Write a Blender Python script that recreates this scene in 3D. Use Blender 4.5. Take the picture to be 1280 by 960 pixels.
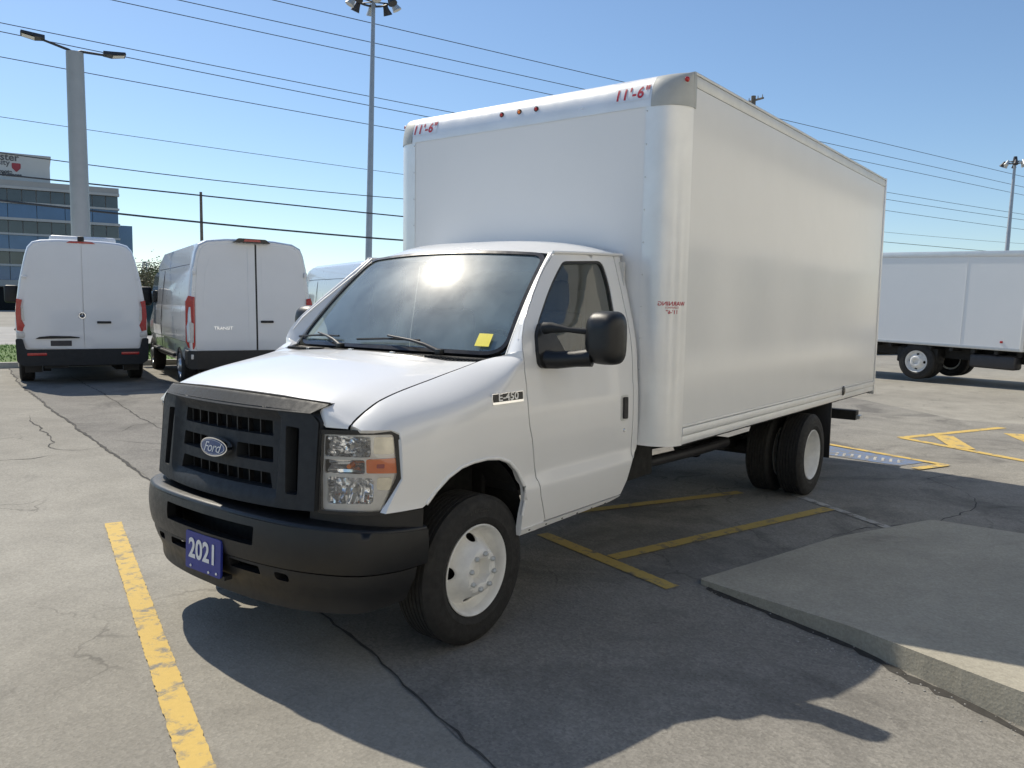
import bpy, bmesh, math, random
from mathutils import Vector, Matrix
from mathutils.geometry import delaunay_2d_cdt
random.seed(7)
R = math.radians
scene = bpy.context.scene
C = scene.collection
for o in list(bpy.data.objects): bpy.data.objects.remove(o)

# ------------------------------------------------------------------ camera
CAM = Vector((2.9731, 3.4523, 1.6852))
YAW, PITCH, ROLL = 3.7980, -0.0963, 0.0165
_d = Vector((math.cos(PITCH)*math.cos(YAW), math.cos(PITCH)*math.sin(YAW), math.sin(PITCH)))
_r = Vector((math.sin(YAW), -math.cos(YAW), 0)); _u = _r.cross(_d)
_r2 = _r*math.cos(ROLL) + _u*math.sin(ROLL); _u2 = -_r*math.sin(ROLL) + _u*math.cos(ROLL)
cd = bpy.data.cameras.new('camera'); cam = bpy.data.objects.new('camera', cd); C.objects.link(cam)
cam.matrix_world = Matrix(((_r2.x, _u2.x, -_d.x, CAM.x), (_r2.y, _u2.y, -_d.y, CAM.y), (_r2.z, _u2.z, -_d.z, CAM.z), (0, 0, 0, 1)))
cd.sensor_width = 36; cd.lens = 997.85/1280*36; cd.clip_start = .05; cd.clip_end = 6000
scene.camera = cam

# ------------------------------------------------------------------ sky and sun
SUN = Vector((-.16, -.87, 1.0)).normalized()
elev = math.asin(SUN.z)
world = bpy.data.worlds.new('World'); scene.world = world; world.use_nodes = True
wn = world.node_tree.nodes; wl = world.node_tree.links; wn.clear()
sky = wn.new('ShaderNodeTexSky'); sky.sky_type = 'NISHITA'; sky.sun_disc = False
sky.sun_elevation = elev; sky.sun_rotation = math.atan2(SUN.x, SUN.y)
sky.air_density = 1.0; sky.dust_density = 0.25; sky.ozone_density = 6.0; sky.altitude = 100
bg = wn.new('ShaderNodeBackground'); bg.inputs['Strength'].default_value = 0.122
wo = wn.new('ShaderNodeOutputWorld'); wl.new(sky.outputs[0], bg.inputs[0]); wl.new(bg.outputs[0], wo.inputs[0])
ld = bpy.data.lights.new('sun', 'SUN'); ld.energy = 4.1; ld.angle = R(.53); ld.color = (1, .95, .87)
sun = bpy.data.objects.new('sun', ld); C.objects.link(sun)
sun.rotation_euler = SUN.to_track_quat('Z', 'Y').to_euler(); sun.location = (0, -20, 30)
scene.view_settings.view_transform = 'Standard'; scene.view_settings.look = 'None'
scene.view_settings.exposure = 0.22; scene.view_settings.gamma = 1
scene.view_settings.use_white_balance = True; scene.view_settings.white_balance_temperature = 7000; scene.view_settings.white_balance_tint = 8
scene.render.resolution_x = 1024; scene.render.resolution_y = 768

# ------------------------------------------------------------------ materials
def nt(name):
    m = bpy.data.materials.new(name); m.use_nodes = True
    t = m.node_tree; b = t.nodes['Principled BSDF']
    return m, t, b
def ramp(t, src, stops):
    r = t.nodes.new('ShaderNodeValToRGB'); e = r.color_ramp.elements
    while len(e) < len(stops): e.new(.5)
    for k, (p, c) in enumerate(stops):
        e[k].position = p; e[k].color = (c[0], c[1], c[2], 1) if hasattr(c, '__len__') else (c, c, c, 1)
    t.links.new(src, r.inputs[0]); return r.outputs[0]
def noise(t, scale, detail=4, rough=.55, dist=0, co=None):
    n = t.nodes.new('ShaderNodeTexNoise'); n.inputs['Scale'].default_value = scale
    n.inputs['Detail'].default_value = detail; n.inputs['Roughness'].default_value = rough; n.inputs['Distortion'].default_value = dist
    if co: t.links.new(co, n.inputs['Vector'])
    return n.outputs[0]
def objco(t): return t.nodes.new('ShaderNodeTexCoord').outputs['Object']
def mix(t, fac, a, b, mode='MIX'):
    n = t.nodes.new('ShaderNodeMix'); n.data_type = 'RGBA'; n.blend_type = mode
    for i, v in ((0, fac), (6, a), (7, b)):
        if isinstance(v, (int, float)): n.inputs[i].default_value = v if i == 0 else (v, v, v, 1)
        elif isinstance(v, tuple): n.inputs[i].default_value = (v[0], v[1], v[2], 1)
        else: t.links.new(v, n.inputs[i])
    return n.outputs[2]
def bump(t, b, src, s, d=.01):
    n = t.nodes.new('ShaderNodeBump'); n.inputs['Strength'].default_value = s; n.inputs['Distance'].default_value = d
    t.links.new(src, n.inputs['Height']); t.links.new(n.outputs[0], b.inputs['Normal'])
def simple(name, col, rough=.5, metal=0., var=.08, scale=6., coat=0., bmp=0., bscale=60., spec=.5, co=True, rv=.15):
    m, t, b = nt(name)
    c = objco(t) if co else None
    n = noise(t, scale, 5, .6, 0, c)
    lo = tuple(max(0, v*(1-var)) for v in col); hi = tuple(min(1, v*(1+var)) for v in col)
    t.links.new(ramp(t, n, [(.3, lo), (.7, hi)]), b.inputs['Base Color'])
    t.links.new(ramp(t, noise(t, scale*2.3, 4, .6, 0, c), [(.3, max(0, rough*(1-rv))), (.7, min(1, rough*(1+rv)))]), b.inputs['Roughness'])
    b.inputs['Metallic'].default_value = metal; b.inputs['Coat Weight'].default_value = coat; b.inputs['Coat Roughness'].default_value = .05
    b.inputs['Specular IOR Level'].default_value = spec
    if bmp: bump(t, b, noise(t, bscale, 4, .6, 0, c), bmp)
    return m
def glassmat(name, tint, rough=.0, painted_haze=.0, haze_col=(.7, .75, .75), rough2=0):
    m = bpy.data.materials.new(name); m.use_nodes = True; t = m.node_tree; t.nodes.clear()
    tr = t.nodes.new('ShaderNodeBsdfTransparent'); tr.inputs[0].default_value = (*tint, 1)
    gl = t.nodes.new('ShaderNodeBsdfGlossy'); gl.inputs['Roughness'].default_value = rough
    fr = t.nodes.new('ShaderNodeFresnel'); fr.inputs[0].default_value = 1.78  # both faces of the pane
    mx = t.nodes.new('ShaderNodeMixShader'); t.links.new(fr.outputs[0], mx.inputs[0]); t.links.new(tr.outputs[0], mx.inputs[1]); t.links.new(gl.outputs[0], mx.inputs[2])
    out = t.nodes.new('ShaderNodeOutputMaterial'); last = mx.outputs[0]
    if rough2:
        g2 = t.nodes.new('ShaderNodeBsdfGlossy'); g2.inputs['Roughness'].default_value = rough2
        m3 = t.nodes.new('ShaderNodeMixShader'); m3.inputs[0].default_value = .05; t.links.new(last, m3.inputs[1]); t.links.new(g2.outputs[0], m3.inputs[2]); last = m3.outputs[0]
    if painted_haze:  # pale colour layer painted over the pane in place of glare and sheen
        df = t.nodes.new('ShaderNodeBsdfPrincipled'); df.inputs['Base Color'].default_value = (*haze_col, 1); df.inputs['Roughness'].default_value = .32
        n = noise(t, 3, 5, .6, 0, objco(t)); f = ramp(t, n, [(.3, painted_haze*.6), (.7, painted_haze*1.3)])
        m2 = t.nodes.new('ShaderNodeMixShader'); t.links.new(f, m2.inputs[0]); t.links.new(last, m2.inputs[1]); t.links.new(df.outputs[0], m2.inputs[2]); last = m2.outputs[0]
    t.links.new(last, out.inputs[0]); return m

M = {}
M['paint'] = simple('white_paint', (.80, .80, .795), .3, 0, .015, 2, coat=.6, rv=.03)
M['vanpaint'] = simple('van_paint', (.78, .785, .79), .3, 0, .02, 2, coat=.6, rv=.03)
M['silverpaint'] = simple('pearl_paint', (.66, .68, .70), .28, .15, .02, 2, coat=.8, rv=.03)
M['plastic'] = simple('grey_plastic', (.019, .0215, .025), .6, 0, .15, 14, bmp=.12, bscale=400, spec=.35)
M['black'] = simple('black_plastic', (.012, .012, .013), .5, 0, .15, 10)
M['gloss_black'] = simple('gloss_black', (.012, .012, .014), .22, 0, .1, 10)
M['bumper'] = simple('bumper_plastic', (.010, .0105, .0115), .42, 0, .15, 14, bmp=.1, bscale=400)
M['void'] = simple('dark_cavity', (.006, .006, .006), .9, 0, .1, 10)
M['rubber'] = simple('tyre_rubber', (.018, .0175, .017), .78, 0, .25, 12, bmp=.25, bscale=90)
M['rubber_raised'] = simple('raised_rubber', (.032, .032, .031), .6, 0, .1, 12)
M['chassis'] = simple('chassis_black', (.014, .014, .014), .7, 0, .3, 8)
M['rim'] = simple('white_steel_rim', (.76, .755, .73), .4, 0, .09, 14)
M['alloy'] = simple('silver_rim', (.6, .6, .6), .3, .8, .05, 9)
M['alu'] = simple('brushed_aluminium', (.82, .825, .82), .36, .35, .05, 4)
M['alu_dull'] = simple('dull_aluminium', (.62, .63, .62), .45, .55, .06, 5)
M['cast'] = simple('cast_grey_cap', (.44, .45, .43), .5, .1, .06, 12, bmp=.05)
M['chrome'] = simple('chrome', (.9, .9, .9), .08, 1, .02, 5)
M['amber'] = simple('amber_lens', (.95, .22, .02), .2, 0, .05, 5, coat=.5)
M['red'] = simple('red_lens', (.45, .01, .012), .2, 0, .1, 30, coat=.6)
M['lens_white'] = simple('clear_lens', (.6, .58, .55), .2, 0, .1, 40, coat=.5)
M['redtext'] = simple('red_vinyl', (.5, .02, .05), .4, 0, .05, 30)
M['blue_plate'] = simple('blue_plate', (.02, .035, .25), .35, 0, .1, 20)
M['white'] = simple('white_vinyl', (.78, .78, .78), .45, 0, .04, 20)
M['yellow_tag'] = simple('yellow_tag', (.85, .72, .03), .5, 0, .05, 20)
M['ford_blue'] = simple('badge_blue', (.02, .07, .22), .15, .3, .1, 20, coat=.8)
M['seat'] = simple('grey_seat_cloth', (.10, .10, .105), .9, 0, .15, 60)
M['dash'] = simple('grey_dash', (.33, .34, .34), .75, 0, .08, 40)
M['liner'] = simple('cab_liner', (.62, .62, .60), .85, 0, .06, 10)
M['paper'] = simple('paper_sheet', (.75, .76, .72), .8, 0, .03, 10)
M['windshield'] = glassmat('windshield_glass', (.84, .95, .93), .015, .19, (.48, .68, .76), .10)  # blue haze colour stands in for veiling glare and sky reflection
M['sideglass'] = glassmat('side_glass', (.86, .91, .89), .0, .09, (.42, .48, .46))  # grey-green haze colour painted in to lighten the dark side windows
M['lampglass'] = glassmat('lamp_lens', (.985, .985, .985), .0)
M['darkglass'] = simple('dark_window_glass', (.015, .018, .02), .05, 0, .1, 4, coat=1)
M['steel'] = simple('galvanised_steel', (.42, .43, .44), .45, .5, .08, 3)
M['greypole'] = simple('painted_pole', (.36, .37, .37), .5, .1, .06, 3)
M['darkmetal'] = simple('dark_metal', (.05, .05, .055), .5, .3, .1, 8)
M['wood'] = simple('weathered_pole_wood', (.16, .13, .10), .9, 0, .25, 3)
M['wire'] = simple('cable', (.06, .06, .065), .7, 0, .1, 3)
M['concrete'] = simple('pale_concrete', (.52, .50, .46), .85, 0, .1, 1.5, bmp=.2, bscale=30)

def panelwhite():
    m, t, b = nt('white_composite_panel'); c = objco(t)
    mp = t.nodes.new('ShaderNodeMapping'); mp.inputs['Scale'].default_value = (1, 1, .35); t.links.new(c, mp.inputs[0])
    n = noise(t, 1.1, 2, .4, 0, mp.outputs[0])
    t.links.new(ramp(t, noise(t, 3, 6, .7, 0, c), [(.3, (.775, .775, .76)), (.7, (.80, .80, .785))]), b.inputs['Base Color'])
    b.inputs['Roughness'].default_value = .13; b.inputs['Specular IOR Level'].default_value = .35
    bump(t, b, n, .03, .02); return m
M['panel'] = panelwhite()
def sheetwhite():
    m, t, b = nt('white_front_sheet'); c = objco(t)
    t.links.new(ramp(t, noise(t, 1.2, 5, .6, 0, c), [(.3, (.80, .81, .81)), (.7, (.83, .835, .835))]), b.inputs['Base Color'])
    b.inputs['Roughness'].default_value = .35; bump(t, b, noise(t, .9, 2, .4, 0, c), .03, .02); return m
M['sheet'] = sheetwhite()
def wornpaint(name, col, base, amount=.5):
    m, t, b = nt(name); c = objco(t)
    n = noise(t, 9, 9, .72, .3, c); f = ramp(t, n, [(amount-.06, 0.), (amount+.06, 1.)])
    col2 = mix(t, noise(t, 40, 3, .6, 0, c), tuple(v*.82 for v in col), col)
    base2 = mix(t, noise(t, 60, 3, .6, 0, c), tuple(v*.6 for v in base), base)
    t.links.new(mix(t, f, base2, col2), b.inputs['Base Color']); b.inputs['Roughness'].default_value = .8
    bump(t, b, noise(t, 120, 4, .7, 0, c), .3, .004); return m
M['yellow'] = wornpaint('worn_yellow_paint', (.64, .44, .12), (.25, .235, .20), .42)
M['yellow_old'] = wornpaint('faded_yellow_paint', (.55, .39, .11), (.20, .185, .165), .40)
M['white_old'] = wornpaint('faded_white_paint', (.48, .46, .42), (.22, .205, .18), .47)
M['blue_paint'] = wornpaint('worn_blue_paint', (.14, .20, .33), (.22, .21, .19), .48)
def asphalt(name, a, b_, c_, cracks=1., speck=1., stain=.60, bmps=.55):
    m, t, b = nt(name); c = objco(t)
    big = noise(t, .22, 6, .6, .4, c)
    mid = noise(t, 2.1, 8, .65, .2, c)
    fine = noise(t, 85, 3, .7, 0, c)
    col = ramp(t, big, [(.3, a), (.52, b_), (.72, c_)])
    col = mix(t, .55, col, ramp(t, mid, [(.25, .66), (.5, .5), (.75, .36)]), 'OVERLAY')
    v = t.nodes.new('ShaderNodeTexVoronoi'); v.inputs['Scale'].default_value = 70; t.links.new(c, v.inputs['Vector'])
    sp = ramp(t, v.outputs['Color'], [(.1, .30), (.5, .5), (.95, .74)])
    col = mix(t, .36*speck, col, sp, 'OVERLAY')
    col = mix(t, .4*speck, col, ramp(t, fine, [(.3, .30), (.5, .5), (.7, .68)]), 'OVERLAY')
    # oil and tyre stains
    st = ramp(t, noise(t, .8, 5, .7, .6, c), [(stain, 0.), (stain+.16, .55)])
    col = mix(t, st, col, (a[0]*.38, a[1]*.38, a[2]*.4))
    # fine cracks
    wob = t.nodes.new('ShaderNodeTexNoise'); wob.inputs['Scale'].default_value = 2.6; wob.inputs['Detail'].default_value = 6; t.links.new(c, wob.inputs['Vector'])
    ad = t.nodes.new('ShaderNodeVectorMath'); ad.operation = 'MULTIPLY_ADD'; ad.inputs[1].default_value = (.55, .55, 0)
    t.links.new(wob.outputs['Color'], ad.inputs[0]); t.links.new(c, ad.inputs[2])
    vc = t.nodes.new('ShaderNodeTexVoronoi'); vc.feature = 'DISTANCE_TO_EDGE'; vc.inputs['Scale'].default_value = 1.15; t.links.new(ad.outputs[0], vc.inputs['Vector'])
    cr = ramp(t, vc.outputs['Distance'], [(.004, 1.), (.013, 0.)])
    msk = ramp(t, noise(t, .55, 3, .6, 0, c), [(.52, 0.), (.62, .75*cracks)])
    f = mix(t, 1., cr, msk, 'MULTIPLY')
    col = mix(t, f, col, (.035, .032, .028))
    t.links.new(col, b.inputs['Base Color'])
    b.inputs['Roughness'].default_value = .88; b.inputs['Specular IOR Level'].default_value = .3
    h = mix(t, .5, fine, v.outputs['Distance'])
    h2 = mix(t, f, h, 0.)
    bump(t, b, h2, bmps, .006); return m
M['lot'] = asphalt('aged_lot_surface', (.235, .22, .19), (.29, .273, .236), (.33, .312, .272), .55, .7)
M['asphalt'] = asphalt('older_asphalt', (.17, .16, .145), (.225, .213, .19), (.285, .27, .235), .5, 1.05, .50)
M['crack'] = simple('crack_fill', (.045, .042, .038), .9, 0, .3, 20)
M['walk'] = asphalt('worn_concrete_walk', (.32, .297, .243), (.365, .34, .28), (.405, .38, .315), .15, .6, .60, .3)
M['road'] = simple('road_surface', (.33, .32, .30), .9, 0, .1, .5)
M['grassbase'] = simple('lawn_soil', (.09, .16, .03), .95, 0, .3, 4)
M['grass'] = simple('grass_blades', (.13, .26, .045), .7, 0, .35, 3)
M['leaf'] = simple('spring_leaf', (.13, .12, .06), .7, 0, .4, 1.2)
M['leafgreen'] = simple('green_leaf', (.07, .11, .03), .7, 0, .4, 1.2)
M['bark'] = simple('bark', (.10, .08, .065), .95, 0, .3, 8)
M['spandrel'] = simple('blue_spandrel_glass', (.055, .12, .23), .15, .2, .12, .4, coat=.4)
M['bandglass'] = simple('grey_band_glass', (.05, .058, .066), .1, .2, .2, .6, coat=.5)
M['bconc'] = simple('building_concrete', (.42, .41, .385), .8, 0, .06, .4)
M['ledge'] = simple('pale_ledge', (.50, .50, .48), .6, 0, .05, .6)
M['signwall'] = simple('sign_wall_cladding', (.62, .61, .57), .7, 0, .04, .4)
M['maroon'] = simple('maroon_crest', (.40, .05, .06), .5, 0, .1, 3)
M['grey_text'] = simple('grey_letters', (.12, .115, .115), .6, 0, .1, 3)
M['stucco'] = simple('pale_stucco', (.82, .775, .68), .85, 0, .06, .8)
M['darkgreen'] = simple('dark_green_paint', (.03, .05, .035), .25, .3, .1, 3, coat=.8)

# ------------------------------------------------------------------ mesh helpers
def link(name, me, mat, parent=None):
    o = bpy.data.objects.new(name, me); C.objects.link(o)
    if mat is not None and not me.materials: me.materials.append(M[mat] if isinstance(mat, str) else mat)
    if parent: o.parent = parent
    return o
def obj(name, verts, faces, mat, parent=None, smooth=None):
    me = bpy.data.meshes.new(name); me.from_pydata([tuple(v) for v in verts], [], faces); me.update()
    if smooth is not None:
        me.polygons.foreach_set('use_smooth', [True]*len(me.polygons)); me.set_sharp_from_angle(angle=R(smooth))
    return link(name, me, mat, parent)
def from_bm(name, bm, mat, parent=None, smooth=None):
    me = bpy.data.meshes.new(name); bm.to_mesh(me); bm.free()
    if smooth is not None:
        me.polygons.foreach_set('use_smooth', [True]*len(me.polygons)); me.set_sharp_from_angle(angle=R(smooth))
    return link(name, me, mat, parent)
def tag(o, label=None, cat=None, group=None, kind=None):
    if label: o['label'] = label
    if cat: o['category'] = cat
    if group: o['group'] = group
    if kind: o['kind'] = kind
    return o
def empty(name, loc=(0, 0, 0), rz=0., label=None, cat=None, group=None):
    o = bpy.data.objects.new(name, None); C.objects.link(o); o.location = loc; o.rotation_euler = (0, 0, rz)
    o.empty_display_size = .2
    return tag(o, label, cat, group)
def bm_box(bm, lo, hi, rot=None):
    g = bmesh.ops.create_cube(bm, size=1)
    vs = g['verts']; c = [(a+b)/2 for a, b in zip(lo, hi)]; s = [b-a for a, b in zip(lo, hi)]
    for v in vs:
        p = Vector((v.co.x*s[0], v.co.y*s[1], v.co.z*s[2]))
        if rot: p = rot @ p
        v.co = p + Vector(c)
    return vs
def box(name, lo, hi, mat, parent=None, bev=0., seg=2, rot=None):
    bm = bmesh.new(); bm_box(bm, lo, hi, rot)
    if bev: bmesh.ops.bevel(bm, geom=list(bm.edges), offset=bev, segments=seg, profile=.5, affect='EDGES')
    return from_bm(name, bm, mat, parent, 40 if bev else None)
def boxes(name, lst, mat, parent=None, bev=0.):
    bm = bmesh.new()
    for lo, hi in lst: bm_box(bm, lo, hi)
    if bev: bmesh.ops.bevel(bm, geom=list(bm.edges), offset=bev, segments=2, profile=.5, affect='EDGES')
    return from_bm(name, bm, mat, parent, 40 if bev else None)
def tube_data(path, rad, n=10, cap=True):
    V = []; F = []; P = [Vector(p) for p in path]
    for i, p in enumerate(P):
        t = (P[min(i+1, len(P)-1)] - P[max(i-1, 0)]).normalized()
        a = Vector((0, 0, 1)) if abs(t.z) < .95 else Vector((1, 0, 0))
        u = t.cross(a).normalized(); w = t.cross(u)
        r = rad[i] if hasattr(rad, '__len__') else rad
        for k in range(n):
            q = 2*math.pi*k/n; V.append(p + u*math.cos(q)*r + w*math.sin(q)*r)
    for i in range(len(P)-1):
        for k in range(n):
            F.append((i*n+k, i*n+(k+1) % n, (i+1)*n+(k+1) % n, (i+1)*n+k))
    if cap:
        F.append(tuple(range(n-1, -1, -1))); F.append(tuple((len(P)-1)*n+k for k in range(n)))
    return V, F
def tube(name, path, rad, mat, parent=None, n=10):
    V, F = tube_data(path, rad, n); return obj(name, V, F, mat, parent, 50)
def merge(parts):
    V = []; F = []
    for v, f in parts:
        k = len(V); V += list(v); F += [tuple(i+k for i in q) for q in f]
    return V, F
def grid(name, fn, nu, nv, mat, parent=None, smooth=40, flip=False):
    V = [fn(i/nu, j/nv) for j in range(nv+1) for i in range(nu+1)]; F = []
    for j in range(nv):
        for i in range(nu):
            q = (j*(nu+1)+i, j*(nu+1)+i+1, (j+1)*(nu+1)+i+1, (j+1)*(nu+1)+i)
            F.append(q[::-1] if flip else q)
    return obj(name, V, F, mat, parent, smooth)
def lathe_data(prof, n=48, closed=False):
    # prof: (radius, y) revolved about the y axis
    V = []; F = []; m = len(prof)
    for k in range(n):
        q = 2*math.pi*k/n
        for r, y in prof: V.append((r*math.cos(q), y, r*math.sin(q)))
    for k in range(n):
        for i in range(m-1 if not closed else m):
            a = k*m+i; b = k*m+(i+1) % m; c = ((k+1) % n)*m+(i+1) % m; d = ((k+1) % n)*m+i
            F.append((a, b, c, d))
    return V, F
def inside(p, poly):
    x, y = p; r = False; j = len(poly)-1
    for i in range(len(poly)):
        xi, yi = poly[i]; xj, yj = poly[j]
        if (yi > y) != (yj > y) and x < (xj-xi)*(y-yi)/(yj-yi)+xi: r = not r
        j = i
    return r
def resample(poly, sp):
    out = []
    for a, b in zip(poly, poly[1:]+poly[:1]):
        L = math.hypot(b[0]-a[0], b[1]-a[1]); n = max(1, int(math.ceil(L/sp)))
        for k in range(n): out.append((a[0]+(b[0]-a[0])*k/n, a[1]+(b[1]-a[1])*k/n))
    return out
def rounded(poly, r, n=5):
    # round the corners of a polygon
    out = []; N = len(poly)
    for i in range(N):
        p = Vector(poly[i]); a = Vector(poly[i-1]); b = Vector(poly[(i+1) % N])
        rr = r[i] if hasattr(r, '__len__') else r
        da = (a-p); db = (b-p); q = min(rr, da.length*.48, db.length*.48)
        if q < 1e-5: out.append(tuple(p)); continue
        p0 = p+da.normalized()*q; p1 = p+db.normalized()*q
        for k in range(n+1):
            t = k/n; v = p0*(1-t)**2 + p*2*t*(1-t) + p1*t*t; out.append((v.x, v.y))
    return out
def panel_data(outline, holes, fn, sp=.05, flange=None, want=None, hole_flange=None):
    loops = [resample(list(outline), sp)] + [resample(list(h), sp) for h in holes]
    pts = []; edges = []
    for lp in loops:
        k = len(pts); n = len(lp); pts += lp; edges += [(k+i, k+(i+1) % n) for i in range(n)]
    xs = [p[0] for p in loops[0]]; ys = [p[1] for p in loops[0]]
    x = min(xs)+sp*.5
    allb = list(pts)
    while x < max(xs):
        y = min(ys)+sp*.5
        while y < max(ys):
            p = (x, y)
            if inside(p, loops[0]) and not any(inside(p, h) for h in loops[1:]):
                if min((p[0]-q[0])**2+(p[1]-q[1])**2 for q in allb) > (sp*.45)**2: pts.append(p)
            y += sp
        x += sp
    vo, eo, fo, *_ = delaunay_2d_cdt([Vector(p) for p in pts], edges, [], 0, 1e-6)
    V = [Vector(fn(p.x, p.y)) for p in vo]; F = []
    for f in fo:
        c = sum((vo[i] for i in f), Vector((0, 0)))/len(f)
        if inside(c, loops[0]) and not any(inside(c, h) for h in loops[1:]): F.append(tuple(f))
    if want is not None:
        nn = Vector((0, 0, 0))
        for f in F: nn += (V[f[1]]-V[f[0]]).cross(V[f[2]]-V[f[0]])
        w = Vector(want)
        if nn.dot(w) < 0: F = [f[::-1] for f in F]
    if flange is not None or hole_flange is not None:
        # boundary edges pushed back to give the sheet an edge
        cnt = {}
        for f in F:
            for a, b in zip(f, f[1:]+f[:1]): cnt[(a, b)] = 1
        outer = loops[0]
        add = {}
        for (a, b) in list(cnt):
            if (b, a) in cnt: continue
            fl = flange
            if hole_flange is not None:
                m = (vo[a]+vo[b])/2
                dh = min([min((m.x-q[0])**2+(m.y-q[1])**2 for q in h) for h in loops[1:]] or [9])
                do = min((m.x-q[0])**2+(m.y-q[1])**2 for q in outer)
                if dh < do: fl = hole_flange
            if fl is None: continue
            idx = []
            for i in (a, b):
                d = Vector(fl(V[i])) if callable(fl) else Vector(fl)
                V.append(V[i].copy()); V.append(V[i]+d); idx += [len(V)-2, len(V)-1]
            F.append((idx[2], idx[0], idx[1], idx[3]))
    return V, F
def panel(name, outline, holes, fn, mat, parent=None, sp=.05, flange=None, want=None, smooth=35, hole_flange=None):
    V, F = panel_data(outline, holes, fn, sp, flange, want, hole_flange)
    return obj(name, V, F, mat, parent, smooth)
def mir(V, F): return [Vector((v[0], -v[1], v[2])) for v in V], [f[::-1] for f in F]
def text_data(s, size, shear=0., bold=0., space=1.):
    cu = bpy.data.curves.new('lettering', 'FONT'); cu.body = s; cu.size = size; cu.shear = shear; cu.offset = bold
    cu.align_x = 'CENTER'; cu.align_y = 'CENTER'; cu.space_character = space; cu.resolution_u = 4
    o = bpy.data.objects.new('lettering', cu); C.objects.link(o)
    dg = bpy.context.evaluated_depsgraph_get(); dg.update()
    me = bpy.data.meshes.new_from_object(o.evaluated_get(dg))
    V = [tuple(v.co) for v in me.vertices]; F = [tuple(p.vertices) for p in me.polygons]
    bpy.data.objects.remove(o); bpy.data.curves.remove(cu); bpy.data.meshes.remove(me)
    return V, F
def text(name, s, size, fn, mat, parent=None, **k):
    V, F = text_data(s, size, **k); bm = bmesh.new(); vs = [bm.verts.new(v) for v in V]
    for f in F:
        try: bm.faces.new([vs[i] for i in f])
        except ValueError: pass
    bmesh.ops.triangulate(bm, faces=bm.faces)
    for _ in range(4):
        es = [e for e in bm.edges if e.calc_length() > size*.16]
        if not es: break
        bmesh.ops.subdivide_edges(bm, edges=es, cuts=1); bmesh.ops.triangulate(bm, faces=[f for f in bm.faces if len(f.verts) > 3])
    bm.verts.index_update(); V = [tuple(v.co) for v in bm.verts]; F = [tuple(v.index for v in f.verts) for f in bm.faces]; bm.free()
    return obj(name, [fn(v[0], v[1]) for v in V], F, mat, parent)
def lerp(a, b, t): return a+(b-a)*t
# ------------------------------------------------------------------ ground level
def herm(xs, ys, x):
    if x <= xs[0]: return ys[0]+(ys[1]-ys[0])/(xs[1]-xs[0])*(x-xs[0])
    if x >= xs[-1]: return ys[-1]+(ys[-1]-ys[-2])/(xs[-1]-xs[-2])*(x-xs[-1])
    n = len(xs)
    for i in range(n-1):
        if x <= xs[i+1]: break
    h = xs[i+1]-xs[i]; t = (x-xs[i])/h
    def sl(k):
        if k == 0: return (ys[1]-ys[0])/(xs[1]-xs[0])
        if k == n-1: return (ys[-1]-ys[-2])/(xs[-1]-xs[-2])
        a = (ys[k]-ys[k-1])/(xs[k]-xs[k-1]); b = (ys[k+1]-ys[k])/(xs[k+1]-xs[k])
        return 0.0 if a*b <= 0 else 2*a*b/(a+b)
    m0 = sl(i)*h; m1 = sl(i+1)*h
    return (2*t**3-3*t*t+1)*ys[i]+(t**3-2*t*t+t)*m0+(-2*t**3+3*t*t)*ys[i+1]+(t**3-t*t)*m1
def smst(a, b, x):
    t = min(1, max(0, (x-a)/(b-a))); return t*t*(3-2*t)
GZ = .25
def gz(x, y): return GZ*smst(2, 9, -y)

# ------------------------------------------------------------------ the setting: lot, walkway, markings
def axis(lo, hi, step, far):
    a = [lo+step*i for i in range(int((hi-lo)/step)+1)]
    return [-f for f in reversed(far) if -f < lo-1] + a + [f for f in far if f > hi+1]
gx = axis(-30, 10, .8, [20, 40, 80, 160, 400, 900, 2500]); gy = axis(-24, 12, .8, [20, 40, 80, 160, 400, 900, 2500])
V = [(x, y, gz(x, y)) for y in gy for x in gx]; n = len(gx)
F = [(j*n+i, j*n+i+1, (j+1)*n+i+1, (j+1)*n+i) for j in range(len(gy)-1) for i in range(n-1)]
ground = tag(obj('ground', V, F, 'lot', None, 60), 'pale worn parking lot surface with fine cracks', 'ground', None, 'structure')
UP = (0, 0, 1)
def sheet(name, poly, mat, dz, label, cat, sp=.5, parent=None, kind='structure'):
    o = panel(name, poly, [], lambda x, y: (x, y, gz(x, y)+dz), mat, parent, sp, None, UP, 60)
    if parent is None: tag(o, label, cat, None, kind)
    return o
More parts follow.
